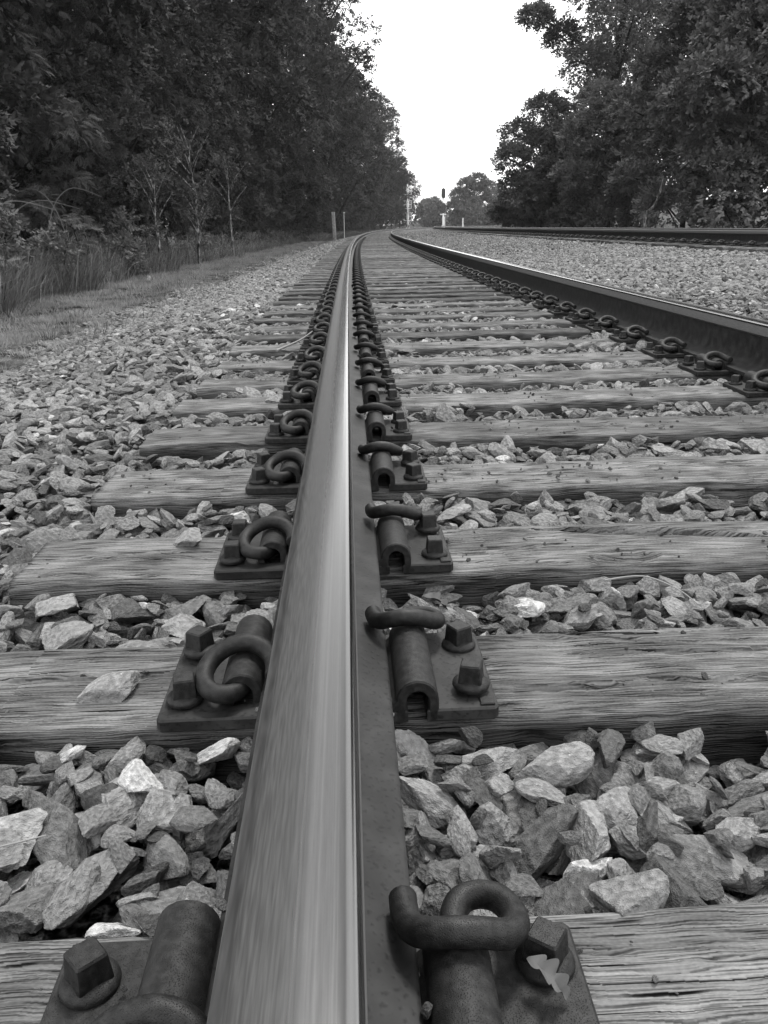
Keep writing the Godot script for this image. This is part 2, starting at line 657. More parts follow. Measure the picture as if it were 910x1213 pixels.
## A broken stone of about unit radius: a ball cut by random planes, its flakes and chips added as noise. Axes: x longest, y shortest.
func stone_mesh(sd: int, level: int) -> ArrayMesh:
	icosphere(level)
	var r := RandomNumberGenerator.new()
	r.seed = sd * 77 + 5
	var planes: Array = []
	var count := r.randi_range(7, 11)
	for k in count:
		var d := Vector3(r.randfn(), r.randfn(), r.randfn()).normalized()
		planes.append([d, r.randf_range(0.52, 0.92)])
	planes.append([Vector3(r.randfn() * 0.25, 1, r.randfn() * 0.25).normalized(), r.randf_range(0.5, 0.75)])
	planes.append([Vector3(r.randfn() * 0.25, -1, r.randfn() * 0.25).normalized(), r.randf_range(0.5, 0.8)])
	var shear := r.randf_range(-0.35, 0.35)
	var taper := r.randf_range(-0.3, 0.3)
	var v := PackedVector3Array()
	for d: Vector3 in ico_v:
		var rad := 1.12
		for p in planes:
			var q: float = d.dot(p[0])
			if q > 0.02: rad = minf(rad, p[1] / q)
		var w := d * rad
		if level >= 2:
			rad += field.get_noise_3d(w.x * 1.6 + sd * 9.1, w.y * 1.6, w.z * 1.6) * 0.045
			rad += (absf(field.get_noise_3d(w.x * 3.3 + sd * 3.7, w.y * 6.5, w.z * 3.3)) - 0.3) * 0.05
		w = d * rad
		w.x += w.z * shear
		w.z *= 1.0 + taper * w.x
		v.append(w)
	return build(v, PackedInt32Array(ico_f), PackedVector2Array(), 28.0 if level >= 3 else 24.0)


func make_stone_meshes() -> void:
	for k in 16: stones_hi.append(stone_mesh(k, 4))
	for k in 8: stones_mid.append(stone_mesh(k + 30, 2))
	for k in 5: stones_low.append(stone_mesh(k + 60, 1))


func plan_ties() -> void:
	# along-track centres of the tie plates, read off the nearest ties
	var near := [0.424, 0.927, 1.362, 1.82, 2.266, 2.714, 3.13]
	for k in 197:
		var s: float = near[k] if k < near.size() else 3.13 + 0.45 * (k - 6) + rng.randf_range(-0.025, 0.025)
		tie_list.append({"s": s, "turn": [-0.004, 0.004, 0.008, -0.004, 0.0][k] if k < 5 else rng.randf_range(-0.012, 0.012), "shift": rng.randf_range(-0.03, 0.03) if k > 5 else 0.0, "drop": 0.0})


func on_tie(t: float, s: float, grow: float) -> bool:
	if t < -0.53 - grow or t > 2.07 + grow: return false
	for k in 20:
		var d: float = s - tie_list[k].s - 0.016
		if absf(d) < 0.1015 + grow: return true
	return false


func seen(p: Vector3, margin: float) -> Vector3:
	# picture position (in half widths and half heights) and depth; used only to leave out what no nearby viewpoint shows
	var c: Camera3D = get_node("camera")
	var q: Vector3 = c.transform.affine_inverse() * p
	var d := -q.z
	if d < 0.05: return Vector3(9, 9, d)
	return Vector3(q.x / (d * 0.4597) / margin, q.y / (d * 0.6128) / margin, d)


func pile_near_stones(ballast: Node) -> void:
	var cell := 0.012
	var t0 := -3.0
	var s0 := 0.2
	var nt := 560
	var ns := 540
	var hm := PackedFloat32Array()
	hm.resize(nt * ns)
	var lim := PackedFloat32Array()
	lim.resize(nt * ns)
	for j in ns:
		for i in nt:
			var t := t0 + (i + 0.5) * cell
			var s := s0 + (j + 0.5) * cell
			var y := bed(t, s)
			hm[j * nt + i] = y - 0.055
			var l := y + field.get_noise_2d(t * 3.5 + 90, s * 3.5) * 0.02
			lim[j * nt + i] = l
	for tie in tie_list:
		if tie.s > s0 + ns * cell: break
		for j in range(maxi(0, int((tie.s - 0.087 - s0) / cell)), mini(ns, int((tie.s + 0.119 - s0) / cell))):
			for i in range(int((-0.53 - t0) / cell), mini(nt, int((2.06 - t0) / cell))):
				hm[j * nt + i] = TIE_TOP
				lim[j * nt + i] = -9.0
	var all: Array = []
	var r := RandomNumberGenerator.new()
	r.seed = 991
	for pass_ in 2:
		for k in (60000 if pass_ == 0 else 70000):
			var s := s0 + 0.02 + r.randf() * (ns * cell - 0.04)
			var t := t0 + 0.02 + r.randf() * (nt * cell - 0.04)
			if t < -0.75 - s * 0.42 or t > 0.85 + s * 0.52: continue
			var gi := int((t - t0) / cell)
			var gj := int((s - s0) / cell)
			if lim[gj * nt + gi] < -5.0: continue
			var big := 0.014 + 0.026 * pow(r.randf(), 1.2)
			if pass_ == 1: big = r.randf_range(0.010, 0.024)
			elif r.randf() < 0.04: big = r.randf_range(0.036, 0.044)
			var ax := big * r.randf_range(0.95, 1.25)
			var az := big * r.randf_range(0.62, 0.95)
			var ay := big * r.randf_range(0.3, 0.62)
			if on_tie(t, s, az * 0.35 - 0.004): continue
			if absf(t) < 0.09 and bed(t, s) > -0.3: pass
			var yaw := r.randf() * TAU
			var b := Basis(UPV, yaw) * Basis(Vector3.RIGHT, r.randfn() * 0.42) * Basis(Vector3.BACK, r.randfn() * 0.42)
			if r.randf() < 0.12: b = Basis(UPV, yaw) * Basis(Vector3.RIGHT, r.randf_range(0.6, 1.5)) * Basis(Vector3.BACK, r.randf_range(-0.5, 0.5))
			b = b * Basis.from_scale(Vector3(ax, ay, az))
			# the stone as an ellipsoid: its underside and top over the ground plane
			var bt := b.transposed()
			var sx := Vector3(b.x.x, b.y.x, b.z.x).length()
			var sy := Vector3(b.x.y, b.y.y, b.z.y).length()
			var sz := Vector3(b.x.z, b.y.z, b.z.z).length()
			var ix := int(ceil(sx / cell))
			var iz := int(ceil(sz / cell))
			if gi - ix < 0 or gi + ix >= nt or gj - iz < 0 or gj + iz >= ns: continue
			var most := -9.0
			var sum := 0.0
			var cnt := 0
			for dj in range(-iz, iz + 1):
				for di in range(-ix, ix + 1):
					var e := pow(di * cell / sx, 2) + pow(dj * cell / sz, 2)
					if e > 0.85: continue
					var low := -sy * sqrt(1.0 - e) * 0.85
					var need := hm[(gj + dj) * nt + gi + di] - low
					if lim[(gj + dj) * nt + gi + di] < -5.0: continue
					most = maxf(most, need)
					sum += need
					cnt += 1
			if cnt == 0: continue
			var y := lerpf(sum / cnt, most, 0.45 if pass_ == 0 else 0.2) - 0.003
			if y + sy * 0.62 > lim[gj * nt + gi] + 0.012 + 0.35 * sy: continue
			if absf(t) < 0.13 and y + sy > -0.185: continue
			if absf(t - 1.511) < 0.13 and y + sy > -0.185: continue
			for dj in range(-iz, iz + 1):
				for di in range(-ix, ix + 1):
					var e := pow(di * cell / sx, 2) + pow(dj * cell / sz, 2)
					if e > 0.9: continue
					var at := (gj + dj) * nt + gi + di
					hm[at] = maxf(hm[at], y + sy * sqrt(1.0 - e) * 0.85)
			all.append([t, y, s, b, sy, sx * sz])
	# a few stones that stand out in the photograph: [t, s, half length, half height, half width, yaw, material]
	var marked := {}
	for q in [[0.25, 0.613, 0.027, 0.027, 0.022, 1.1, 6], [0.249, 0.772, 0.044, 0.022, 0.026, 0.1, 2], [-0.195, 0.75, 0.02, 0.013, 0.027, 0.9, 6], [-0.162, 0.722, 0.034, 0.014, 0.03, 0.6, 2], [0.262, 0.560, 0.036, 0.028, 0.026, 0.2, 4]]:
		var mi := int((q[0] - t0) / cell)
		var mj := int((q[1] - s0) / cell)
		var h := 0.0
		for dj in range(-1, 2):
			for di in range(-1, 2): h += hm[(mj + dj) * nt + mi + di] / 9.0
		var b := Basis(UPV, q[5]) * Basis(Vector3.RIGHT, 0.25) * Basis.from_scale(Vector3(q[2], q[3], q[4]))
		for dj in range(-2, 3):
			for di in range(-2, 3): hm[(mj + dj) * nt + mi + di] = maxf(hm[(mj + dj) * nt + mi + di], minf(h + q[3] * 0.9, -0.19))
		marked[all.size()] = q[6]
		all.append([q[0], minf(h + q[3] * 0.1, -0.19 - q[3] * 0.5), q[1], b, q[3], 1.0])
	# what still lies on top of the pile, largest in view first
	var order: Array = []
	for k in all.size():
		var q: Array = all[k]
		var gi := int((q[0] - t0) / cell)
		var gj := int((q[2] - s0) / cell)
		if marked.has(k):
			order.append([-9.0, k])
			continue
		if q[1] + q[4] * 0.85 < hm[gj * nt + gi] - q[4] * 0.12: continue
		var p := seen(tp(q[0], q[1], q[2]), 1.0)
		if absf(p.x) > 0.99 or absf(p.y) > 0.99: continue
		if absf(q[0]) < 0.1: continue
		order.append([-q[5] / (p.z * p.z), k])
	order.sort_custom(func(x, y): return x[0] < y[0])
	var single := {}
	for k in mini(296, order.size()): single[order[k][1]] = true
	var lots: Array = []
	for k in stones_hi.size(): lots.append([[], PackedFloat32Array()])
	for k in all.size():
		var q: Array = all[k]
		var xf := Transform3D(heading(q[2]) * q[3], tp(q[0], q[1], q[2]))
		var which := r.randi() % stones_hi.size()
		var tone := clampf(r.randfn(0.95, 0.3), 0.38, 1.6)
		if r.randf() < 0.022: tone = r.randf_range(1.9, 2.7)
		if single.has(k):
			var pick := r.randi() % 6
			if tone > 1.8: pick = 6
			if marked.has(k): pick = marked[k]
			part("stone", stones_hi[which], M["stone_%d" % pick], ballast, xf)
		else:
			lots[which][0].append(xf)
			lots[which][1].append(tone)
	for k in lots.size(): multi("crushed_stone", stones_hi[k], M.stone_varied, lots[k][0], lots[k][1], ballast)


func scatter_grit(ballast: Node) -> void:
	var r := RandomNumberGenerator.new()
	r.seed = 66
	var lot := [[], PackedFloat32Array()]
	for k in 2600:
		var tie: Dictionary = tie_list[r.randi() % 9]
		var t := r.randf_range(-0.5, 2.0)
		if field.get_noise_2d(t * 3.0, tie.s * 9.0) < 0.0: continue
		var big := 0.0015 + 0.005 * pow(r.randf(), 3.0)
		var s: float = tie.s + r.randf_range(-0.07, 0.1)
		lot[0].append(Transform3D(Basis(Vector3(r.randf(), r.randf(), r.randf()).normalized(), r.randf() * TAU) * Basis.from_scale(Vector3(big, big * 0.7, big)), tp(t, TIE_TOP + (big * 0.4 if absf(t) > 0.2 else 0.021), s)))
		lot[1].append(r.randf_range(0.3, 1.3))
	for k in 40:
		var rail: float = 1.0 if k % 2 else -1.0
		var big := r.randf_range(0.003, 0.008)
		lot[0].append(Transform3D(Basis(Vector3(r.randf(), r.randf(), r.randf()).normalized(), r.randf() * TAU) * Basis.from_scale(Vector3(big, big * 0.7, big)), tp(rail * r.randf_range(0.062, 0.082), -0.166 - (0.01 if k % 3 else 0.0), r.randf_range(0.35, 4.0))))
		lot[1].append(r.randf_range(0.4, 1.4))
	multi("loose_grit", stones_low[0], M.stone_varied, lot[0], lot[1], ballast)


func scatter_far_stones(ballast: Node) -> void:
	var r := RandomNumberGenerator.new()
	r.seed = 4242
	var lots: Array = []
	for k in 13: lots.append([[], PackedFloat32Array()])
	var next_tie := 0
	var s := 0.25
	while s < 130.0:
		# one cross row of stones at a time
		var step := 0.042 if s < 16 else (0.06 if s < 40 else 0.14)
		var dens := 1.0 if s < 16 else (0.75 if s < 40 else 0.5)
		while next_tie < tie_list.size() - 1 and tie_list[next_tie].s + 0.12 < s: next_tie += 1
		var inside: bool = absf(s - tie_list[next_tie].s - 0.016) < 0.097
		var t := -2.75
		while t < 5.45:
			var w := step * r.randf_range(0.75, 1.25) / dens
			t += w
			if s < 6.6 and t > -2.95 and t < 3.6: continue
			if t < -2.3 and r.randf() < (-2.3 - t) / 0.45: continue
			if inside and t > -0.55 and t < 2.08: continue
			if absf(t) < 0.15 or absf(t - 1.511) < 0.15: continue
			if s < 9.0 and (t < -0.8 - s * 0.45 or t > 0.9 + s * 0.56): continue
			var big := (0.016 + 0.022 * pow(r.randf(), 1.3)) * (1.0 if s < 40 else 1.7)
			var sp := s + r.randf_range(-0.5, 0.5) * step
			if t > -0.55 and t < 2.08 and s < 60:
				var d: float = absf(sp - tie_list[next_tie].s - 0.016)
				if d < 0.101 + big * 0.3: continue
			var b := Basis(UPV, r.randf() * TAU) * Basis(Vector3.RIGHT, r.randfn() * 0.45) * Basis(Vector3.BACK, r.randfn() * 0.45) * Basis.from_scale(Vector3(big * r.randf_range(1.0, 1.3), big * r.randf_range(0.5, 0.8), big * r.randf_range(0.7, 1.0)))
			var y := bed(t, sp) - 0.022 + r.randf_range(-0.012, 0.012)
			if t < -2.0: y = maxf(y, verge(t, sp) - 0.005)
			var which := r.randi() % 8 if s < 14 else 8 + r.randi() % 5
			lots[which][0].append(Transform3D(b, tp(t, y, sp)))
			var tone := clampf(r.randfn(0.98, 0.24), 0.45, 1.5)
			if r.randf() < 0.012: tone = r.randf_range(1.9, 2.7)
			lots[which][1].append(tone)
		s += step
	for k in 13: multi("crushed_stone", stones_mid[k] if k < 8 else stones_low[k - 8], M.stone_varied, lots[k][0], lots[k][1], ballast)


# ------------------------------------------------------------------ rails
func sections() -> Array:
	var ss: Array = []
	var s := -0.6
	while s < 330.0:
		ss.append(s)
		s += 0.25 if s < 6 else (0.6 if s < 30 else 3.0)
	return ss


func rail_part(profile: Array, t: float, lift: float, with_uv := false) -> ArrayMesh:
	var ss := sections()
	var v := PackedVector3Array()
	var uv := PackedVector2Array()
	var n := profile.size()
	for s in ss:
		for k in n:
			v.append(tp(t + profile[k].x, profile[k].y + lift, s))
			uv.append(Vector2(profile[k].z if with_uv else 0.0, s))
	var idx := grid_idx(ss.size(), n, not with_uv)
	return build(v, idx, uv, 30.0, true)


func make_rails() -> void:
	# head: from the field-side jaw over the crown to the gauge-side jaw
	var head: Array = []
	var half := 0.0375
	head.append(Vector3(-0.012, -0.053, 0.0))
	head.append(Vector3(-half - 0.0005, -0.0405, 0.06))
	head.append(Vector3(-half - 0.0012, -0.036, 0.08))
	head.append(Vector3(-half, -0.016, 0.16))
	for k in 9:
		var a := lerpf(0.0, 1.28, k / 8.0)
		head.append(Vector3(-half + 0.012 * (1 - cos(a)), -0.0135 + 0.012 * sin(a) , 0.18 + 0.05 * k / 8.0))
	for k in range(1, 24):
		var x := lerpf(-0.029, 0.0285, k / 24.0)
		head.append(Vector3(x, -x * x / (2 * 0.25) + 0.0, lerpf(0.24, 0.745, k / 24.0)))
	for k in range(1, 9):
		var a := lerpf(1.25, 0.0, k / 8.0)
		head.append(Vector3(half - 0.0105 * (1 - cos(a)), -0.0122 + 0.0105 * sin(a), 0.75 + 0.04 * k / 8.0))
	head.append(Vector3(half + 0.0008, -0.036, 0.92))
	head.append(Vector3(half, -0.0405, 0.95))
	head.append(Vector3(0.012, -0.053, 1.0))
	var web: Array = []
	for q in [[-0.014, -0.051], [-0.0095, -0.062], [-0.0083, -0.085], [-0.0083, -0.11], [-0.0095, -0.13], [-0.014, -0.146], [-0.02, -0.152]]: web.append(Vector3(q[0], q[1], 0))
	for k in range(6, -1, -1): web.append(Vector3(-web[k].x, web[k].y, 0))
	var foot: Array = []
	for q in [[-0.0185, -0.1515], [-0.03, -0.1585], [-0.05, -0.1635], [-0.072, -0.1685], [-0.0755, -0.171], [-0.076, -0.1745], [-0.0745, -0.1835]]: foot.append(Vector3(q[0], q[1], 0))
	for k in range(6, -1, -1): foot.append(Vector3(-foot[k].x, foot[k].y, 0))
	var rails := [[0.0, 0.0, "steel rail with bright worn head running up the middle of the photo", 1], [1.511, 0.0, "dark steel rail on the right of the near track's sleepers", -1], [TRACK2, RISE2, "nearer rail of the second track, dark line along the raised stone bed", 1], [TRACK2 + 1.511, RISE2, "farther rail of the second track, in front of the right-hand trees", -1]]
	for r in rails:
		var o := thing("rail", r[2], "rail")
		var hp := head
		if r[3] < 0:
			hp = []
			for k in range(head.size() - 1, -1, -1): hp.append(Vector3(-head[k].x, head[k].y, head[k].z))
		part("head", rail_part(hp, r[0], r[1], true), M.rail_head_steel, o)
		part("web", rail_part(web, r[0], r[1]), M.web_steel, o)
		part("foot", rail_part(foot, r[0], r[1]), M.foot_steel, o)


# ------------------------------------------------------------------ ties
func tie_mesh(sd: int, nx: int, step: float, gashes: Array = []) -> ArrayMesh:
	var length := 2.59
	var w := 0.205
	var hgt := 0.17
	var r := RandomNumberGenerator.new()
	r.seed = sd + 300
	var qs: Array = []
	var total := 2 * hgt + w
	var q := 0.0
	while q < total:
		qs.append(q)
		var top := q > hgt - 0.05 and q < hgt + w + 0.05
		q += step if top else maxf(step, 0.02)
	qs.append(total)
	var v := PackedVector3Array()
	var uv := PackedVector2Array()
	var n := qs.size()
	var off := sd * 17.3
	var tone := PackedColorArray()
	for i in nx + 1:
		var x := length * i / nx
		var edge_near := 0.010 + 0.012 * maxf(0, field.get_noise_2d(x * 1.7 + off, 3.0)) + 0.006 * absf(field.get_noise_2d(x * 9.0 + off, 9.0))
		var edge_far := 0.008 + 0.012 * maxf(0, field.get_noise_2d(x * 1.7 + off, 33.0))
		var bow := field.get_noise_2d(x * 0.9 + off, 70.0) * 0.006
		for p: float in qs:
			var y: float
			var z: float
			var nrm: Vector2
			if p < hgt:
				y = p - hgt
				z = w / 2
				nrm = Vector2(0, 1)
			elif p < hgt + w:
				y = 0
				z = w / 2 - (p - hgt)
				nrm = Vector2(1, 0)
			else:
				y = -(p - hgt - w)
				z = -w / 2
				nrm = Vector2(0, -1)
			var e := edge_near if z > 0 else edge_far
			# round the long edges
			var cy := -e
			var cz := (w / 2 - e) * signf(z)
			if y > cy and absf(z) > absf(cz):
				var d := Vector2(y - cy, z - cz)
				var l := maxf(absf(d.x), absf(d.y)) / maxf(d.length(), 1e-5)
				d *= l
				nrm = d.normalized() if d.length() > 1e-5 else nrm
				y = cy + d.x
				z = cz + d.y
			var wq := p
			var g := field.get_noise_2d(x * 2.2 + off, wq * 95.0) * 0.0011 + field.get_noise_2d(x * 5.0 + off, wq * 230.0) * 0.0008
			g += field.get_noise_2d(x * 1.1 + off, wq * 16.0) * 0.0022
			var c := absf(field.get_noise_2d(x * 0.9 + off, wq * 30.0 + 50.0))
			var c2 := smoothstep(-0.25, 0.2, field.get_noise_2d(x * 1.5 + off, wq * 7.0 + 90.0))
			g -= 0.007 * (1.0 - smoothstep(0.0, 0.11, c)) * c2
			for gash in gashes:
				var along: float = (x - gash[0]) / gash[1]
				if absf(along) < 1.0:
					var mid: float = gash[2] + 0.008 * field.get_noise_2d(x * 5.0, 1.0) + gash[5] * along
					var across: float = absf(p - mid) / (gash[3] * (1.0 - along * along) + 0.001)
					g -= gash[4] * (1.0 - smoothstep(0.3, 1.0, across)) * sqrt(1.0 - along * along)
			if nrm.x < 0.5: g *= 1.7
			y += nrm.x * g + bow
			z += nrm.y * g
			v.append(Vector3(x - length / 2 + field.get_noise_2d(p * 40.0 + off, x * 2.0) * 0.004, y, z))
			uv.append(Vector2(x + off * 0.37, p + off * 0.11))
			var worn := lerpf(0.42, 1.0, smoothstep(-0.032, -0.006, y + 0.012 * field.get_noise_2d(x * 4.0 + off, 20.0)))  # full tone on top, darker down the sides
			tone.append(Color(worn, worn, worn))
	var idx := grid_idx(nx + 1, n)
	for e in 2:
		var base := 0 if e == 0 else nx * n
		v.append(Vector3((-0.5 if e == 0 else 0.5) * length, -0.08, 0))
		uv.append(Vector2(0.3, 0.4))
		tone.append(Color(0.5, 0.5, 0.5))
		var c := v.size() - 1
		for k in n - 1:
			if e == 0: idx.append_array([c, base + k + 1, base + k])
			else: idx.append_array([c, base + k, base + k + 1])
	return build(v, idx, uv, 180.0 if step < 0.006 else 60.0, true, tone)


func make_ties() -> void:
	var hero: Array = []
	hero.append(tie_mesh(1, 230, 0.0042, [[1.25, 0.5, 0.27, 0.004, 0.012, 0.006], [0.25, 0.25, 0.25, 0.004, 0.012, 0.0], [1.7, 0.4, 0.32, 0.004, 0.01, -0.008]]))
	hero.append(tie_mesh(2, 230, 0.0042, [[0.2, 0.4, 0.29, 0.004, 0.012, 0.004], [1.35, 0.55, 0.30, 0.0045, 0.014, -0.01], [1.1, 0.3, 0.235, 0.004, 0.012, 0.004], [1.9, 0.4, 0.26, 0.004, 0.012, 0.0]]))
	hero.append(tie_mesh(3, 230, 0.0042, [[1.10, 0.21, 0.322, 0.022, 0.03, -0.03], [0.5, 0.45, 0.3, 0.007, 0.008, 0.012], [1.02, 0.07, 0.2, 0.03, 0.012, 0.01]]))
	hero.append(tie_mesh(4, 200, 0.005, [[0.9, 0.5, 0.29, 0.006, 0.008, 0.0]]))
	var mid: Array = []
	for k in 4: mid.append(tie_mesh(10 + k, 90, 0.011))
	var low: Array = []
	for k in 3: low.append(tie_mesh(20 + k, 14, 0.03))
	var extra := ["", " at the bottom edge of the photo", " with a loose stone lying left of the rail", " split by a dark gash right of the rail", "", ""]
	for k in tie_list.size():
		var t: Dictionary = tie_list[k]
		var mesh: Mesh = hero[k] if k < 4 else (mid[k % 4] if k < 24 else low[k % 3])
		var b := heading(t.s) * Basis(UPV, t.turn)
		if k >= 4 and k % 2 == 1: b = b * Basis(UPV, PI)
		var label := "weathered timber sleeper, %s from the camera under the near track" % ordinal(k + 1)
		if k < 3: label = "weathered timber sleeper, %s from the camera,%s" % [ordinal(k + 1), extra[k + 1]]
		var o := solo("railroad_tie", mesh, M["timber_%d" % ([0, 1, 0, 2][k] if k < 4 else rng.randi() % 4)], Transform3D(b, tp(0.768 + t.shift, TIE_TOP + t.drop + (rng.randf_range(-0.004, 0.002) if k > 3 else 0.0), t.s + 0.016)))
		tag(o, label, "railroad tie", "sleepers under the near track")
	for k in 84:
		var s := 8.6 + 0.5 * k + rng.randf_range(-0.02, 0.02)
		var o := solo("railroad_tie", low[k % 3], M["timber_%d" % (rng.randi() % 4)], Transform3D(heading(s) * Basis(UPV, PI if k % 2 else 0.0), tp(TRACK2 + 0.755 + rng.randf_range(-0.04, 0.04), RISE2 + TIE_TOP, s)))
		tag(o, "timber sleeper of the second track, %s from the right edge of the photo" % ordinal(k + 1), "railroad tie", "sleepers under the second track")


# ------------------------------------------------------------------ fasteners
func make_fasteners() -> void:
	# everything about the centre of the plate: x outward, y above the tie top, z towards the camera
	var L := 0.0965
	var thick := 0.0165
	# plan of the plate, with a slot under each shoulder that is open at one end
	var plan := PackedVector2Array()
	var sl0 := 0.091
	var sl1 := 0.113
	for q in [[-0.192, -L], [-sl1, -L], [-sl1, L - 0.03], [-sl0, L - 0.03], [-sl0, -L], [0.192, -L], [0.1965, -L + 0.006], [0.1965, L - 0.006], [0.192, L], [sl1, L], [sl1, -L + 0.03], [sl0, -L + 0.03], [sl0, L], [-0.192, L], [-0.1965, L - 0.006], [-0.1965, -L + 0.006]]:
		plan.append(Vector2(q[0], q[1]))
	var plate := extrude(plan, 0.0, thick, 0.0022)
	var lay := Transform3D(Basis(Vector3.RIGHT, Vector3(0, 0, 1), Vector3.UP), Vector3.ZERO)   # drawn out along z, stood up along y
	plate = turned(plate, lay)
	# shoulder: an arch with flared feet
	var arch := PackedVector2Array()
	for q in [[-0.0245, 0.001], [-0.0245, 0.026]]: arch.append(Vector2(q[0], q[1]))
	for k in 11:
		var a := PI - PI * k / 10.0
		arch.append(Vector2(cos(a) * 0.0245, 0.0295 + sin(a) * 0.0248))
	for q in [[0.0252, 0.0285], [0.028, 0.0255], [0.034, 0.0198], [0.041, 0.0172], [0.041, 0.015], [0.0258, 0.0145], [0.0256, 0.001], [0.0128, 0.001], [0.0128, 0.027]]: arch.append(Vector2(q[0], q[1]))
	for k in range(1, 8):
		var a := PI * k / 8.0
		arch.append(Vector2(cos(a) * 0.0128, 0.0275 + sin(a) * 0.0128))
	for q in [[-0.0128, 0.027], [-0.0128, 0.001]]: arch.append(Vector2(q[0], q[1]))
	var shoulder := extrude(arch, -L, L - 0.031, 0.0018)
	# the spring clip: bar from inside the shoulder, round, up, over it and down on the foot of the rail
	var pts: Array = []
	for q in [[0.102, 0.0315, 0.030], [0.102, 0.0315, 0.066], [0.1035, 0.032, 0.088], [0.111, 0.033, 0.1035], [0.125, 0.0345, 0.108], [0.139, 0.0365, 0.102], [0.1475, 0.040, 0.085], [0.1475, 0.0455, 0.065], [0.138, 0.0535, 0.049], [0.120, 0.0625, 0.042], [0.101, 0.0655, 0.041], [0.083, 0.0615, 0.045], [0.0705, 0.0545, 0.056], [0.0655, 0.050, 0.073], [0.0645, 0.048, 0.094]]:
		pts.append(Vector3(-q[0], q[1], q[2]))
	var path := smooth_path(pts, 5)
	var rad := PackedFloat32Array()
	var m := path.size()
	path.insert(0, path[0]); rad.append(0.008)
	for k in m: rad.append(0.0111)
	path.append(path[m] + (path[m] - path[m - 1]).normalized() * 0.002)
	rad.append(0.0095)
	path[0] = path[1] - (path[2] - path[1]).normalized() * 0.002
	var clip := tube(path, rad, 16)
	var path_low := PackedVector3Array()
	var rad_low := PackedFloat32Array()
	for k in range(1, m, 4):
		path_low.append(path[k])
		rad_low.append(0.0111)
	var clip_low := tube(path_low, rad_low, 6)
	# lag screw: tapered square head on a round collar
	var hv := PackedVector3Array()
	var hi := PackedInt32Array()
	for lev in [[0.0142, 0.006, 0.003], [0.0136, 0.012, 0.0025], [0.0122, 0.0285, 0.002], [0.0108, 0.0305, 0.002]]:
		for k in 4:
			for e in 3:
				var a := PI / 4 + PI / 2 * k
				var cn: Vector2 = Vector2(signf(cos(a)), signf(sin(a))) * (lev[0] - lev[2])
				var b := PI / 2 * k + PI / 4 * e
				hv.append(Vector3(cn.x + cos(b) * lev[2], lev[1], cn.y + sin(b) * lev[2]))
	hi = grid_idx(4, 12, true)
	hv.append(Vector3(0, 0.031, 0))
	for k in 12: hi.append_array([48, 36 + k, 36 + (k + 1) % 12])
	for k in range(0, 10): hi.append_array([0, k + 2, k + 1])
	var bolt := build(hv, hi, PackedVector2Array(), 30.0)
	var cv := PackedVector3Array()
	var rings := [[0.0215, -0.001], [0.0225, 0.002], [0.0218, 0.005], [0.019, 0.0075], [0.0145, 0.0095]]
	for q in rings:
		for k in 24: cv.append(Vector3(cos(TAU * k / 24) * q[0], q[1], sin(TAU * k / 24) * q[0]))
	var ci := grid_idx(5, 24, true)
	cv.append(Vector3(0, 0.0095, 0))
	cv.append(Vector3(0, -0.001, 0))
	for k in 24:
		ci.append_array([120, 96 + k, 96 + (k + 1) % 24])
		ci.append_array([121, (k + 1) % 24, k])
	var collar := build(cv, ci, PackedVector2Array(), 40.0)
	var spot := turned(extrude(PackedVector2Array([Vector2(-0.0085, -0.0085), Vector2(0.0085, -0.0085), Vector2(0.0085, 0.0085), Vector2(-0.0085, 0.0085)]), 0.0, 0.003, 0.001), lay)

	var proto := thing("rail_fastener", "", "rail fastener")
	var pl := part("tie_plate", plate, M.fastener_steel, proto)
	for side in 2:
		var flip := Transform3D(Basis(UPV, PI * side), Vector3.ZERO)
		part("clip_shoulder", shoulder, M.fastener_steel, pl, flip * Transform3D(Basis.from_scale(Vector3(-1, 1, 1)) if false else Basis.IDENTITY, Vector3.ZERO) * Transform3D(Basis(UPV, 0), Vector3(-0.102, 0, 0)))
		part("spring_clip", clip, M.clip_steel, proto, flip * Transform3D(Basis.IDENTITY, Vector3(0, 0, -0.028 if side == 0 else 0.0)))
		for e in [-1, 1]:
			var lag := part("lag_screw", bolt, M.bolt_steel, proto, flip * Transform3D(Basis(UPV, [0.72, 0.35, 0.2, 0.95][side * 2 + (1 if e > 0 else 0)]), Vector3(-0.169, thick, e * 0.056)))
			part("collar", collar, M.bolt_steel, lag)
	for side in [-1, 1]: part("spike", spot, M.bolt_steel, proto, Transform3D(Basis.IDENTITY, Vector3(0.184 * side, thick, 0.083 * side)))
	# the far ones as one small mesh
	var st := SurfaceTool.new()
	st.begin(Mesh.PRIMITIVE_TRIANGLES)
	st.append_from(plate, 0, Transform3D())
	for side in 2:
		var flip := Transform3D(Basis(UPV, PI * side), Vector3.ZERO)
		st.append_from(shoulder, 0, flip * Transform3D(Basis.IDENTITY, Vector3(-0.102, 0, 0)))
		st.append_from(clip_low, 0, flip * Transform3D(Basis.IDENTITY, Vector3(0, 0, -0.028 if side == 0 else 0.0)))
		for e in [-1, 1]: st.append_from(bolt, 0, flip * Transform3D(Basis.IDENTITY, Vector3(-0.169, thick, e * 0.056)))
	var small := st.commit()
	var used := false
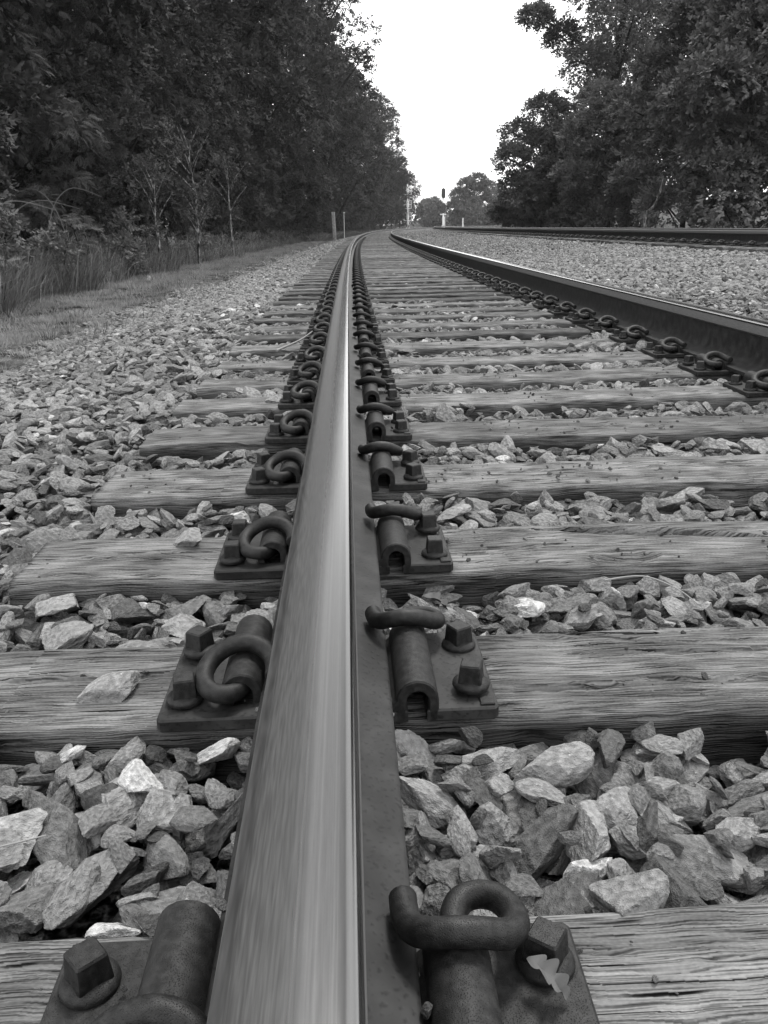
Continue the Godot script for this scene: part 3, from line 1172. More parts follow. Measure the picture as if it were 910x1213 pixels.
	for line in 3:
		var tr: float = [0.003, 1.511, TRACK2][line]
		var lift: float = [0.0, 0.0, RISE2][line]
		var where: String = ["the rail in the middle", "the right-hand rail", "the near rail of the second track"][line]
		var n := 0
		for k in 100:
			var s: float = tie_list[k].s if line < 2 else 8.6 + 0.5 * k
			if s > 45.0: break
			if line == 1 and s < 2.2: continue
			n += 1
			var label := "clipped plate on %s, %s from the near end" % [where, ordinal(n)]
			var xf := Transform3D(heading(s) * Basis(UPV, tie_list[k].turn if line < 2 else 0.0), tp(tr, TIE_TOP + lift - 0.001, s))
			var o: Node3D
			if (line == 0 and k < 18) or (line == 1 and k < 22):
				if not used:
					used = true
					o = proto
				else:
					o = proto.duplicate()
					o.name = numbered("rail_fastener")
					add_child(o, true)
					for c in o.get_children():
						if c.name.begins_with("lag_screw"): c.rotate_y(rng.randf_range(0, TAU))
						if c.name.begins_with("lag_screw"): c.position.y += maxf(0.0, rng.randf_range(-0.008, 0.007))
						if c.name.begins_with("spring_clip"): c.transform = Transform3D(Basis(UPV, rng.randf_range(-0.07, 0.07)), Vector3(rng.randf_range(-0.002, 0.002), 0, 0)) * c.transform * Transform3D(Basis(Vector3.RIGHT, rng.randf_range(-0.04, 0.02)), Vector3(0, 0, rng.randf_range(-0.006, 0.008)))
						if c is MeshInstance3D and not c.name.begins_with("tie_plate"): c.material_override = [M.clip_steel, M.bolt_steel, M.fastener_steel, M.foot_steel][rng.randi() % 4]
						if c.name.begins_with("tie_plate"): c.material_override = [M.fastener_steel, M.foot_steel, M.web_steel][rng.randi() % 3]
				o.transform = xf
			else:
				o = solo("rail_fastener", small, M.fastener_steel, xf)
			tag(o, label, "rail fastener", "clipped plates along " + where)


func turned(mesh: ArrayMesh, xf: Transform3D) -> ArrayMesh:
	var arr := mesh.surface_get_arrays(0)
	var v: PackedVector3Array = arr[Mesh.ARRAY_VERTEX]
	var idx: PackedInt32Array = arr[Mesh.ARRAY_INDEX]
	# weld what build() split, then build anew
	var at := {}
	var w := PackedVector3Array()
	var map := PackedInt32Array()
	for p in v:
		var key := Vector3i((p * 1e6).round())
		if not at.has(key):
			at[key] = w.size()
			w.append(xf * p)
		map.append(at[key])
	var j := PackedInt32Array()
	for i in idx: j.append(map[i])
	return build(w, j, PackedVector2Array(), 35.0)


# ------------------------------------------------------------------ trees
var sprigs: Array = []


func leaf_quad(v: PackedVector3Array, idx: PackedInt32Array, base: Vector3, dir: Vector3, side: Vector3, length: float, width: float) -> void:
	var up := dir.cross(side).normalized()
	var k := v.size()
	v.append(base)
	v.append(base + dir * length * 0.45 + side * width * 0.5 + up * width * 0.12)
	v.append(base + dir * length - up * length * 0.12)
	v.append(base + dir * length * 0.45 - side * width * 0.5 + up * width * 0.12)
	v.append(base + dir * length * 0.45 - up * width * 0.05)
	idx.append_array([k, k + 1, k + 4, k + 1, k + 2, k + 4, k, k + 4, k + 3, k + 4, k + 2, k + 3])


## A leafy shoot about one unit long, along +z. Kind 0: broad leaves round a twig; 1: feathered compound leaves that droop; 2: dense clump
func sprig(kind: int, sd: int) -> ArrayMesh:
	var r := RandomNumberGenerator.new()
	r.seed = sd * 13 + 7
	var v := PackedVector3Array()
	var idx := PackedInt32Array()
	if kind == 1:
		for fr in 3:
			var yaw := (fr - 1) * 0.7 + r.randf_range(-0.2, 0.2)
			var d := Vector3(sin(yaw), r.randf_range(-0.1, 0.25), cos(yaw)).normalized()
			var p := Vector3(0, 0, 0.1 * fr)
			for k in 7:
				p += d * 0.11
				d = (d + Vector3(0, -0.13, 0)).normalized()
				var sd_ := UPV.cross(d).normalized()
				for e in [-1, 1]:
					var dir: Vector3 = (sd_ * e + d * 0.55 + Vector3(0, r.randf_range(-0.35, 0.05), 0)).normalized()
					leaf_quad(v, idx, p, dir, d.cross(UPV.cross(d)).cross(dir).normalized(), r.randf_range(0.17, 0.24) * (1.0 - absf(k - 3) * 0.06), 0.075)
	else:
		var count := 13 if kind == 0 else 18
		for k in count:
			var f := float(k) / count
			var p := Vector3(r.randfn() * 0.07, r.randfn() * 0.06, f * 0.85)
			var a := r.randf() * TAU
			var dir := Vector3(cos(a), sin(a) * 0.45 - 0.18, r.randf_range(0.2, 0.9)).normalized()
			var side := dir.cross(Vector3(r.randfn() * 0.4, 1, r.randfn() * 0.4)).normalized()
			var l := r.randf_range(0.22, 0.34) if kind == 0 else r.randf_range(0.2, 0.3)
			leaf_quad(v, idx, p, dir, side, l, l * (0.62 if kind == 0 else 0.75))
	return build(v, idx, PackedVector2Array(), 10.0, false)


## A tree: trunk, limbs and a crown of leafy shoots set round the shells of many lobes.
func tree(called: String, label: String, category: String, group: String, at: Vector3, o: Dictionary) -> Node3D:
	var r := RandomNumberGenerator.new()
	r.seed = hash(label) % 100000
	var root := thing(called, label, category, Transform3D(Basis.IDENTITY, at), group)
	var h: float = o.h
	var cr: float = o.r
	var low: float = o.get("low", 0.2)
	var lean: Vector3 = o.get("lean", Vector3.ZERO)
	var tr: float = o.get("trunk", h * 0.013)
	var shape: Array = o.get("shape", [])
	var lobes: int = shape.size() if shape else o.get("lobes", 22)
	var path: Array = []
	for k in 6:
		var f := k / 5.0
		path.append(Vector3(r.randfn() * 0.02 * h * f, h * 0.92 * f - 0.3, r.randfn() * 0.02 * h * f) + lean * f)
	var sp := smooth_path(path, 4)
	var rad := PackedFloat32Array()
	for k in sp.size(): rad.append(tr * (1.0 - 0.85 * float(k) / sp.size()) * (1.35 if k == 0 else 1.0))
	part("trunk", tube(sp, rad, 9), M.get(o.get("bark", "bark")), root)
	var xfs: Array = []
	var cols := PackedFloat32Array()
	var total: int = o.n
	var size: float = o.get("size", 0.6) * (0.72 if o.get("kind", 0) == 1 else 1.0)
	var per := int(total / float(lobes))
	for k in lobes:
		var f := (k + 0.5) / lobes
		var hy := lerpf(low, 0.93, pow(f, 0.9))
		var env := sin(PI * clampf(lerpf(0.22, 1.0, (hy - low) / (1.0 - low)), 0, 1)) * 0.9 + 0.12
		var a := k * 2.39996 + r.randfn() * 0.3
		var rr := cr * env * r.randf_range(0.35, 0.8)
		var c := Vector3(cos(a) * rr, h * hy, sin(a) * rr) + lean * hy
		var lr := cr * r.randf_range(0.22, 0.36)
		var flat := r.randf_range(0.55, 0.85)
		if shape:
			c = Vector3(shape[k][0], shape[k][1], r.randf_range(-0.4, 0.4) * cr)
			lr = shape[k][2]
			hy = clampf(c.y / h, 0.1, 0.95)
		if k % 2 == 0 or lobes < 12:
			var st: Vector3 = sp[clampi(int((hy - 0.12) / 0.92 * sp.size()), 0, sp.size() - 1)]
			var mid := st.lerp(c, 0.55) + Vector3(0, 0.06 * (c - st).length(), 0)
			var lp := smooth_path([st, mid, c, c + (c - st) * 0.12], 3)
			var lrad := PackedFloat32Array()
			for q in lp.size(): lrad.append(maxf(tr * 0.33 * (1.0 - 0.8 * float(q) / lp.size()), 0.008))
			part("limb", tube(lp, lrad, 5, false), M.get(o.get("bark", "bark")), root)
		var tone := r.randf_range(0.72, 1.3)
		for q in per:
			var d := Vector3(r.randfn(), r.randfn(), r.randfn()).normalized()
			if d.y < -0.35 and r.randf() < 0.6: d.y = -d.y
			var p := c + Vector3(d.x, d.y * flat, d.z) * lr * (0.62 + 0.5 * sqrt(r.randf()))
			var out := (d + Vector3(r.randfn() * 0.45, r.randfn() * 0.3 - 0.25, r.randfn() * 0.45)).normalized()
			var x := Vector3.UP.cross(out)
			if x.length() < 0.05: x = Vector3.RIGHT
			x = x.normalized()
			var b := Basis(x, out.cross(x), out) * Basis(Vector3.BACK, r.randfn() * 0.4) * Basis.from_scale(Vector3.ONE * size * r.randf_range(0.7, 1.3))
			xfs.append(Transform3D(b, p - out * size * 0.4))
			cols.append(tone * clampf(r.randfn(1.0, 0.2), 0.5, 1.7))
	multi("crown", sprigs[o.get("kind", 0)], M.get(o.get("leaf", "leaf_dark")), xfs, cols, root)
	return root


func make_forest() -> void:
	sprigs = [sprig(0, 1), sprig(1, 2), sprig(2, 3)]
	var left := [[12.5, -9.0, 17, 4.6, 1], [16.5, -8.2, 20, 4.4, 0], [20.5, -10.0, 22, 4.8, 1], [25, -8.3, 20, 4.4, 2], [30, -9.3, 23, 4.8, 0], [36, -8.2, 22, 4.6, 2], [43, -8.6, 24, 5.0, 0], [51, -8.0, 23, 5.0, 2], [60, -7.8, 25, 5.2, 0], [71, -7.3, 26, 5.4, 2], [84, -4.9, 31, 5.8, 0], [99, -7.2, 24, 5.4, 2], [115, -7.0, 22, 5.6, 0], [132, -6.8, 22, 5.8, 2], [150, -6.5, 22, 6.0, 0], [168, -6.0, 24, 6.2, 0], [190, -6.5, 15, 6.0, 2], [212, -7.5, 12.5, 6.0, 0]]
	for k in left.size():
		var q: Array = left[k]
		tree("forest_tree", "tall dark leafy tree in the left-hand wood, %s from the near end" % ordinal(k + 1), "tree", "tall trees along the left verge", tp(q[1], verge(q[1], q[0]), q[0]), {"h": q[2], "r": q[3], "n": 7500 if q[0] < 40 else 4600, "kind": q[4], "low": 0.13, "lobes": 44, "size": 0.48 if q[0] < 40 else 0.75, "leaf": "leaf_dark"})
	# second row that closes the wood
	for k in 8:
		var s := 14.0 + k * 8.0
		tree("forest_tree", "shaded tree deep in the left-hand wood, %s behind the front row" % ordinal(k + 1), "tree", "shaded trees deep in the left wood", tp(-15.0 - (k % 2) * 2.0, verge(-15, s), s), {"h": 19 + (k % 3) * 2, "r": 5.0, "n": 2200, "kind": k % 3, "low": 0.06, "lobes": 24, "size": 0.9})
	# low growth at the foot of the wood
	var k := 0
	for q in [[10.6, -7.4, 4.6, 2.3], [14.2, -6.9, 4.2, 1.9], [18.6, -7.0, 5.0, 2.0], [22.5, -6.8, 5.6, 2.1], [27.5, -6.6, 5.0, 2.1], [32, -6.7, 6.0, 2.2], [37, -6.4, 5.0, 2.0], [43, -6.4, 6.4, 2.3], [50, -6.2, 6.0, 2.4], [58, -6.0, 7.0, 2.6], [68, -5.7, 7.0, 2.6], [80, -5.4, 7.0, 2.8], [95, -5.2, 7.0, 3.0], [112, -5.0, 7.0, 3.0], [132, -5.0, 7.5, 3.0], [155, -5.0, 7.0, 3.0], [185, -5.0, 7.0, 3.2]]:
		k += 1
		tree("understory_tree", "low bushy tree at the foot of the left wood, %s from the near end" % ordinal(k), "tree", "low bushy trees edging the left wood", tp(q[1], verge(q[1], q[0]), q[0]), {"h": q[2], "r": q[3], "n": 2300, "kind": [1, 0, 2][k % 3], "low": 0.03, "lobes": 16, "size": 0.34, "leaf": "leaf_dark", "trunk": 0.05})
	for j in 46:
		var s := 11.0 + j * 3.6 + maxf(0, j - 25) * 0.8 + rng.randf_range(-0.8, 0.8)
		tree("thicket_shrub", "dense shrub in the thicket under the left wood, %s from the near end" % ordinal(j + 1), "shrub", "shrubs of the thicket under the left wood", tp(-9.2 - (j % 3) * 0.9, verge(-9.2, s), s), {"h": 3.4 + (j % 4) * 0.5, "r": 2.4, "n": 900, "kind": [2, 0][j % 2], "low": 0.02, "lobes": 11, "size": 0.5, "trunk": 0.04})
	var wi := 0
	for q in [[7.6, -4.5, 0.8], [8.6, -5.2, 1.3], [9.6, -4.7, 1.0], [11.0, -4.5, 0.75], [12.4, -5.0, 1.4], [13.6, -4.5, 0.9], [15.5, -4.7, 1.25], [17.5, -4.4, 0.8], [19.5, -4.8, 1.3], [27.5, -4.9, 1.0]]:
		wi += 1
		tree("weed_bush", "ragged leafy weed bush on the left verge, %s from the near end" % ordinal(wi), "bush", "weed bushes on the left verge", tp(q[1], verge(q[1], q[0]), q[0]), {"h": q[2], "r": q[2] * 0.55, "n": 170, "kind": [0, 1, 0][wi % 3], "low": 0.1, "lobes": 8, "size": 0.24, "leaf": "weed", "trunk": 0.012})
	# pale-stemmed young trees in front
	for q in [[23.6, -4.15, 3.9, "forked pale young tree standing in front of the left wood"], [22.8, -4.0, 2.0, "small pale sapling leaning beside the forked young tree"], [30.5, -4.3, 3.6, "slim straight pale young tree right of the forked one"], [20.5, -4.5, 2.7, "pale young tree left of the forked one behind tall weeds"]]:
		tree("young_tree", q[3], "tree", "", tp(q[1], verge(q[1], q[0]), q[0]), {"h": q[2], "r": q[2] * 0.3, "n": 85, "kind": 0, "low": 0.6, "lobes": 9, "size": 0.26, "leaf": "leaf_dark", "trunk": 0.05, "bark": "pale_bark"})
	# the right-hand wood
	var right := [[58.0, 15.8, 26, 7.6, 0, "great spreading tree at the left end of the right-hand wood"], [47, 20.5, 23, 6.5, 0, "tall tree with sky showing through, behind the bushes on the right"], [37, 19.0, 21, 6.0, 2, "tall dense tree at the right edge of the photo"], [44, 27.0, 24, 6.5, 0, "tall tree far back at the right edge of the photo"], [72, 20.5, 22, 7.0, 2, "tall tree behind the great spreading tree on the right"], [33, 14.4, 9.0, 3.8, 2, "lower bushy tree in the right corner behind the rails"], [40, 14.6, 10.5, 3.6, 0, "pale lower tree in front of the right-hand wood"], [49, 13.6, 7.5, 3.4, 0, "bushy tree left of the broken trunk on the right"], [56, 12.6, 6.5, 3.0, 2, "low dark tree at the left foot of the right wood"], [64, 13.0, 5.2, 2.6, 0, "dark tree under the great spreading tree"]]
	# the great tree's outline: its boughs as [sideways, up, radius] in metres
	var great: Array = []
	for q in [[625, 45, 17], [652, 22, 22], [655, 66, 19], [690, 20, 32], [702, 70, 36], [664, 104, 25], [650, 138, 20], [692, 140, 32], [622, 168, 22], [644, 176, 22], [606, 194, 18], [614, 226, 22], [650, 218, 28], [690, 200, 34], [732, 105, 34], [740, 40, 36], [742, 160, 36], [690, -30, 40], [742, -45, 40], [604, 244, 13], [626, 252, 16], [665, 250, 18], [700, 245, 22]]:
		great.append([(q[0] - 698) * 0.0586 - (1.4 if q[0] < 660 and q[1] > 130 else 0.5), (268 - q[1]) * 0.0586, q[2] * 0.0586])
	for q in right:
		tree("woodland_tree", q[5], "tree", "trees of the right-hand wood", tp(q[1], verge(q[1], q[0]), q[0]), {"h": q[2], "r": q[3], "n": 8000 if q[2] > 15 else 4600, "kind": q[4], "low": 0.16 if q[2] > 15 else 0.06, "lobes": 44 if q[2] > 15 else 26, "size": 0.56, "leaf": "leaf_mid", "shape": great if q[0] == 58.0 else []})
	var ball: Array = []
	for q in [[0, 12.2, 2.6], [-3, 11, 2.6], [3.2, 10.8, 2.7], [-5, 8.6, 2.6], [5, 8.4, 2.8], [0, 9.2, 3.6], [-6, 5.8, 2.3], [6.2, 5.6, 2.4], [-2.5, 6.4, 3.4], [2.8, 6.2, 3.4], [-4.6, 3.2, 2.4], [4.6, 3.0, 2.6], [0, 3.4, 3.2], [-2, 1.2, 2.0], [2.4, 1.2, 2.0]]: ball.append(q)
	# far away, where the line curves out of sight
	for q in [[255.0, 8.0, 14.5, 7.8, "round-topped tree standing alone beyond the signal"], [262, -5.0, 7.0, 5.0, "low tree far off between the wood and the signal"], [270, 3.5, 7.0, 5.0, "low tree far off just behind the signal"], [250, 17.5, 4.6, 4.5, "low tree far off right of the round-topped tree"], [330, 11.0, 9.0, 6.0, "small tree on the far slope above the pale field"], [290, -11.0, 8.0, 6.0, "last small tree of the left wood in the distance"]]:
		tree("distant_tree", q[4], "tree", "trees in the distance", tp(q[1], verge(q[1], q[0]), q[0]), {"h": q[2], "r": q[3], "n": 6000 if q[0] == 255.0 else 3600, "kind": 2, "low": 0.08, "lobes": 22, "size": 1.1, "leaf": "leaf_mid", "shape": ball if q[0] == 255.0 else []})


# ------------------------------------------------------------------ grass and weeds
func tuft(sd: int, blades: int, height: float, spread: float, width: float) -> ArrayMesh:
	var r := RandomNumberGenerator.new()
	r.seed = sd
	var v := PackedVector3Array()
	var idx := PackedInt32Array()
	for k in blades:
		var a := r.randf() * TAU
		var p := Vector3(cos(a), 0, sin(a)) * spread * sqrt(r.randf()) * 0.5
		var d := Vector3(cos(a) * r.randf() * 0.6, 1, sin(a) * r.randf() * 0.6).normalized()
		var side := Vector3(-sin(a + r.randfn()), 0, cos(a + r.randfn())) * width
		var h := height * r.randf_range(0.45, 1.0)
		var bend := Vector3(cos(a), -0.4, sin(a)) * h * r.randf_range(0.05, 0.7)
		var n := v.size()
		v.append_array([p - side, p + side, p + d * h * 0.5 + bend * 0.25 - side * 0.8, p + d * h * 0.5 + bend * 0.25 + side * 0.8, p + d * h * 0.85 + bend])
		idx.append_array([n, n + 1, n + 2, n + 1, n + 3, n + 2, n + 2, n + 3, n + 4])
	return build(v, idx, PackedVector2Array(), 10.0, false)


func make_grass() -> void:
	var r := RandomNumberGenerator.new()
	r.seed = 808
	var short_ := tuft(1, 16, 0.10, 0.16, 0.0022)
	var tall := tuft(2, 14, 0.62, 0.25, 0.004)
	var strip := [[], PackedFloat32Array()]
	for k in 26000:
		var s := 3.5 + 55.0 * pow(r.randf(), 1.7)
		var t := -2.35 - pow(r.randf(), 0.8) * 4.2
		if t > -2.75 and r.randf() < 0.72: continue
		if field.get_noise_2d(t * 0.9, s * 0.7) < -0.15 and r.randf() < 0.5: continue
		if t < -0.8 - s * 0.5: continue
		strip[0].append(Transform3D(Basis(UPV, r.randf() * TAU) * Basis.from_scale(Vector3.ONE * r.randf_range(0.6, 1.5)), tp(t, verge(t, s) - 0.01, s)))
		strip[1].append(clampf(r.randfn(1.0, 0.22), 0.5, 1.6))
	multi("verge_grass", short_, M.grass, strip[0], strip[1])
	var high := [[], PackedFloat32Array()]
	for k in 5200:
		var s := 5.5 + 70.0 * pow(r.randf(), 1.5)
		var edge := -4.25 - 0.5 * field.get_noise_1d(s * 0.4)
		var t := edge - absf(r.randfn()) * 1.1
		if t < -1.0 - s * 0.5: continue
		high[0].append(Transform3D(Basis(UPV, r.randf() * TAU) * Basis.from_scale(Vector3(1, 1, 1) * r.randf_range(0.6, 1.6) * (0.75 if s > 25 else 1.25)), tp(t, verge(t, s) - 0.02, s)))
		if field.get_noise_2d(t * 0.8 + 7.0, s * 0.55) < -0.25: high[0][-1] = high[0][-1].scaled_local(Vector3(1.0, 0.45, 1.0))
		high[1].append(clampf(r.randfn(1.0, 0.34), 0.35, 2.0))
	for k in 2600:
		var s := 20.0 + 110.0 * r.randf()
		var t := 9.2 + absf(r.randfn()) * 1.6
		high[0].append(Transform3D(Basis(UPV, r.randf() * TAU) * Basis.from_scale(Vector3(1.6, 1, 1.6) * r.randf_range(0.7, 1.4)), tp(t, verge(t, s) - 0.02, s)))
		high[1].append(clampf(r.randfn(0.9, 0.28), 0.4, 1.8))
	for k in 2600:
		var s := 60.0 + 190.0 * r.randf()
		var t := -3.2 - absf(r.randfn()) * 1.6
		if r.randf() < 0.4: t = 8.8 + r.randf() * 10.0
		high[0].append(Transform3D(Basis(UPV, r.randf() * TAU) * Basis.from_scale(Vector3(3, 1.2, 3) * r.randf_range(0.7, 1.4)), tp(t, verge(t, s) - 0.02, s)))
		high[1].append(clampf(r.randfn(0.9, 0.28), 0.4, 1.8))
	multi("tall_weeds", tall, M.weed, high[0], high[1])
	var broad := [[], PackedFloat32Array()]
	for k in 3000:
		var s := 6.0 + 55.0 * pow(r.randf(), 1.4)
		var t := -4.5 - absf(r.randfn()) * 1.2
		if t < -1.0 - s * 0.5 or field.get_noise_2d(t * 0.7, s * 0.5) < -0.1: continue
		var up := Basis(UPV, r.randf() * TAU) * Basis(Vector3.RIGHT, -PI / 2 + r.randfn() * 0.5)
		broad[0].append(Transform3D(up * Basis.from_scale(Vector3.ONE * r.randf_range(0.2, 0.45)), tp(t, verge(t, s) + r.randf() * 0.5, s)))
		broad[1].append(clampf(r.randfn(1.0, 0.3), 0.4, 2.0))
	multi("broad_leaved_weeds", sprigs[0], M.weed, broad[0], broad[1])
	var stalk := tuft(9, 9, 0.95, 0.5, 0.0022)
	var dry := [[], PackedFloat32Array()]
	for k in 420:
		var s := 6.0 + 40.0 * pow(r.randf(), 1.4)
		var t := -4.1 - absf(r.randfn()) * 0.8
		dry[0].append(Transform3D(Basis(UPV, r.randf() * TAU) * Basis(Vector3.RIGHT, r.randfn() * 0.2) * Basis.from_scale(Vector3.ONE * r.randf_range(0.6, 1.3)), tp(t, verge(t, s) - 0.02, s)))
		dry[1].append(clampf(r.randfn(0.7, 0.25), 0.25, 1.3))
	multi("dry_grass_stalks", stalk, M.straw, dry[0], dry[1])
	var rough := [[], PackedFloat32Array()]
	for k in 900:
		var s := 4.5 + 45.0 * pow(r.randf(), 1.5)
		var t := -2.0 - 2.6 * r.randf()
		if t < -0.8 - s * 0.5 or field.get_noise_2d(t * 1.1 + 5.0, s * 0.8) < 0.05: continue
		rough[0].append(Transform3D(Basis(UPV, r.randf() * TAU) * Basis.from_scale(Vector3(1.3, 1.0, 1.3) * r.randf_range(0.18, 0.5)), tp(t, maxf(verge(t, s), bed(t, s)) - 0.03, s)))
		rough[1].append(clampf(r.randfn(1.0, 0.35), 0.4, 1.9))
	multi("rough_grass", tall, M.weed, rough[0], rough[1])
	# clumps one can tell apart at the edge of the stones
	var clump := tuft(5, 46, 0.26, 0.2, 0.003)
	for q in [[6.5, -2.12, 0.9, "dark grass clump at the left edge where the stones begin"], [5.7, -2.28, 0.62, "small grass clump nearest the left edge of the photo"], [8.5, -2.42, 1.15, "bushy grass clump in front of the mown verge"], [8.9, -2.62, 1.0, "grass clump just left of the bushy one"], [10.6, -2.2, 0.95, "pale grass clump growing among the stones right of the others"], [7.6, -2.9, 0.9, "thin grass clump on the mown verge"]]:
		var o := solo("grass_clump", clump, M.weed, Transform3D(Basis(UPV, q[0]) * Basis.from_scale(Vector3.ONE * q[2]), tp(q[1], maxf(verge(q[1], q[0]), bed(q[1], q[0])) - 0.03, q[0])))
		tag(o, q[3], "grass clump", "grass clumps at the edge of the stones")


# ------------------------------------------------------------------ signals and posts
func rod(a: Vector3, b: Vector3, r0: float, r1 := -1.0, sides := 8) -> ArrayMesh:
	return tube(PackedVector3Array([a, a.lerp(b, 0.5), b]), PackedFloat32Array([r0, lerpf(r0, r1 if r1 > 0 else r0, 0.5), r1 if r1 > 0 else r0]), sides)


func box(size: Vector3, bevel := 0.01) -> ArrayMesh:
	var h := size / 2
	return extrude(PackedVector2Array([Vector2(-h.x, -h.y), Vector2(h.x, -h.y), Vector2(h.x, h.y), Vector2(-h.x, h.y)]), -h.z, h.z, bevel)


func at_(x: float, y: float, z: float) -> Transform3D:
	return Transform3D(Basis.IDENTITY, Vector3(x, y, z))


func signal_mast(called: String, label: String, where: Vector3, height: float, heads: Array, caged: bool) -> void:
	var o := thing(called, label, "railway signal", Transform3D(Basis.IDENTITY, where))
	part("base", box(Vector3(0.75, 0.5, 0.75), 0.03), M.silver_paint, o, at_(0, 0.2, 0))
	part("mast", rod(Vector3(0, 0.3, 0), Vector3(0, height, 0), 0.17, 0.13), M.white_paint, o)
	if not caged: part("cabinet", box(Vector3(0.5, 1.9, 0.5), 0.03), M.white_paint, o, at_(0.05, 1.4, 0.2))
	for e in [-1, 1]: part("ladder_rail", rod(Vector3(0.2 * e + 0.28, 0.2, -0.3), Vector3(0.2 * e + 0.28, height - 0.3, -0.3), 0.03, -1, 5), M.silver_paint, o)
	var y := 0.5
	while y < height - 0.4:
		part("rung", rod(Vector3(0.08, y, -0.3), Vector3(0.48, y, -0.3), 0.02, -1, 4), M.silver_paint, o)
		y += 0.45
	for hy in heads:
		if caged:
			# seen from behind: a guarded platform round each signal head
			for e in [-1, 1]:
				part("guard_post", rod(Vector3(0.75 * e, hy - 0.9, 0), Vector3(0.75 * e, hy + 0.75, 0), 0.05, -1, 5), M.silver_paint, o)
			for g in 3: part("guard_rail", rod(Vector3(-0.78, hy - 0.85 + 0.75 * g, 0), Vector3(0.78, hy - 0.85 + 0.75 * g, 0), 0.05, -1, 5), M.silver_paint, o)
			part("signal_head", box(Vector3(0.55, 1.2, 0.35), 0.06), M.silver_paint, o, at_(0, hy, -0.2))
		else:
			var plate := PackedVector2Array()
			for k in 20: plate.append(Vector2(cos(TAU * k / 20) * 0.5, sin(TAU * k / 20) * 0.5 + (0.62 if k < 10 else -0.62)))
			var hd := part("signal_head", extrude(plate, -0.05, 0.05, 0.02), M.black_paint, o, at_(0, hy, 0.18))
			for g in 3:
				part("lens", tube(PackedVector3Array([Vector3(0, 0.55 * (g - 1), 0.04), Vector3(0, 0.55 * (g - 1), 0.12)]), PackedFloat32Array([0.13, 0.13]), 14), M.lens_glass, hd)
				part("hood", tube(PackedVector3Array([Vector3(0, 0.55 * (g - 1) + 0.02, 0.05), Vector3(0, 0.55 * (g - 1) + 0.02, 0.35)]), PackedFloat32Array([0.17, 0.17]), 14, false), M.black_paint, hd)
			part("bracket", rod(Vector3(-0.7, hy - 1.35, 0), Vector3(0.7, hy - 1.35, 0), 0.11, -1, 6), M.white_paint, o)


func make_lineside() -> void:
	signal_mast("signal_mast", "pale signal mast with caged platforms and ladder beside the left wood", tp(-2.6, -0.3, 186.0), 9.0, [7.7, 5.0, 2.6], true)
	signal_mast("signal_mast", "signal mast with black oval heads above a white cabinet", tp(3.55, -0.1, 205.0), 8.6, [7.4, 4.2], false)
	var p := thing("marker_post", "pale square timber post beside the stones on the left", "post", Transform3D(heading(68) * Basis(Vector3.BACK, 0.03), tp(-2.9, -0.62, 68.0)))
	part("shaft", box(Vector3(0.25, 2.1, 0.24), 0.03), M.post_wood, p, at_(0, 1.0, 0))
	part("cap", box(Vector3(0.27, 0.06, 0.26), 0.02), M.post_wood, p, at_(0, 2.06, 0))
	var w := thing("wire_post", "thin grey metal post just right of the pale timber post", "post", Transform3D(heading(74), tp(-2.55, -0.62, 74.0)))
	part("shaft", rod(Vector3(0, 0, 0), Vector3(0.02, 2.1, 0), 0.03, -1, 6), M.silver_paint, w)
	part("cap", rod(Vector3(0.02, 2.08, 0), Vector3(0.02, 2.16, 0), 0.08, -1, 8), M.silver_paint, w)
	var d := thing("distance_post", "small white post in front of the round-topped far tree", "post", Transform3D(Basis.IDENTITY, tp(9.6, -0.4, 160.0)))
	part("shaft", box(Vector3(0.2, 1.9, 0.2), 0.02), M.white_paint, d, at_(0, 0.9, 0))
	part("cap", box(Vector3(0.24, 0.12, 0.24), 0.02), M.silver_paint, d, at_(0, 1.9, 0))
	# broken trunk on the right
	var b := thing("broken_trunk", "pale broken trunk bent over in front of the right-hand bushes", "tree stump", Transform3D(Basis.IDENTITY, tp(11.4, -0.4, 35.0)))
	part("stump", tube(smooth_path([Vector3(0, 0, 0), Vector3(0.02, 0.6, 0), Vector3(-0.02, 1.15, 0)], 4), PackedFloat32Array([0.1, 0.09, 0.085, 0.085, 0.08, 0.08, 0.08, 0.08, 0.07]), 8), M.pale_bark, b)
	part("hanging_limb", tube(smooth_path([Vector3(-0.04, 1.08, 0), Vector3(0.22, 1.25, 0.05), Vector3(0.42, 1.6, 0.05), Vector3(0.56, 2.1, 0), Vector3(0.6, 2.5, -0.1)], 3), PackedFloat32Array([0.03, 0.05, 0.06, 0.06, 0.055, 0.05, 0.05, 0.05, 0.05, 0.045, 0.04, 0.03, 0.02]), 7), M.pale_bark, b)


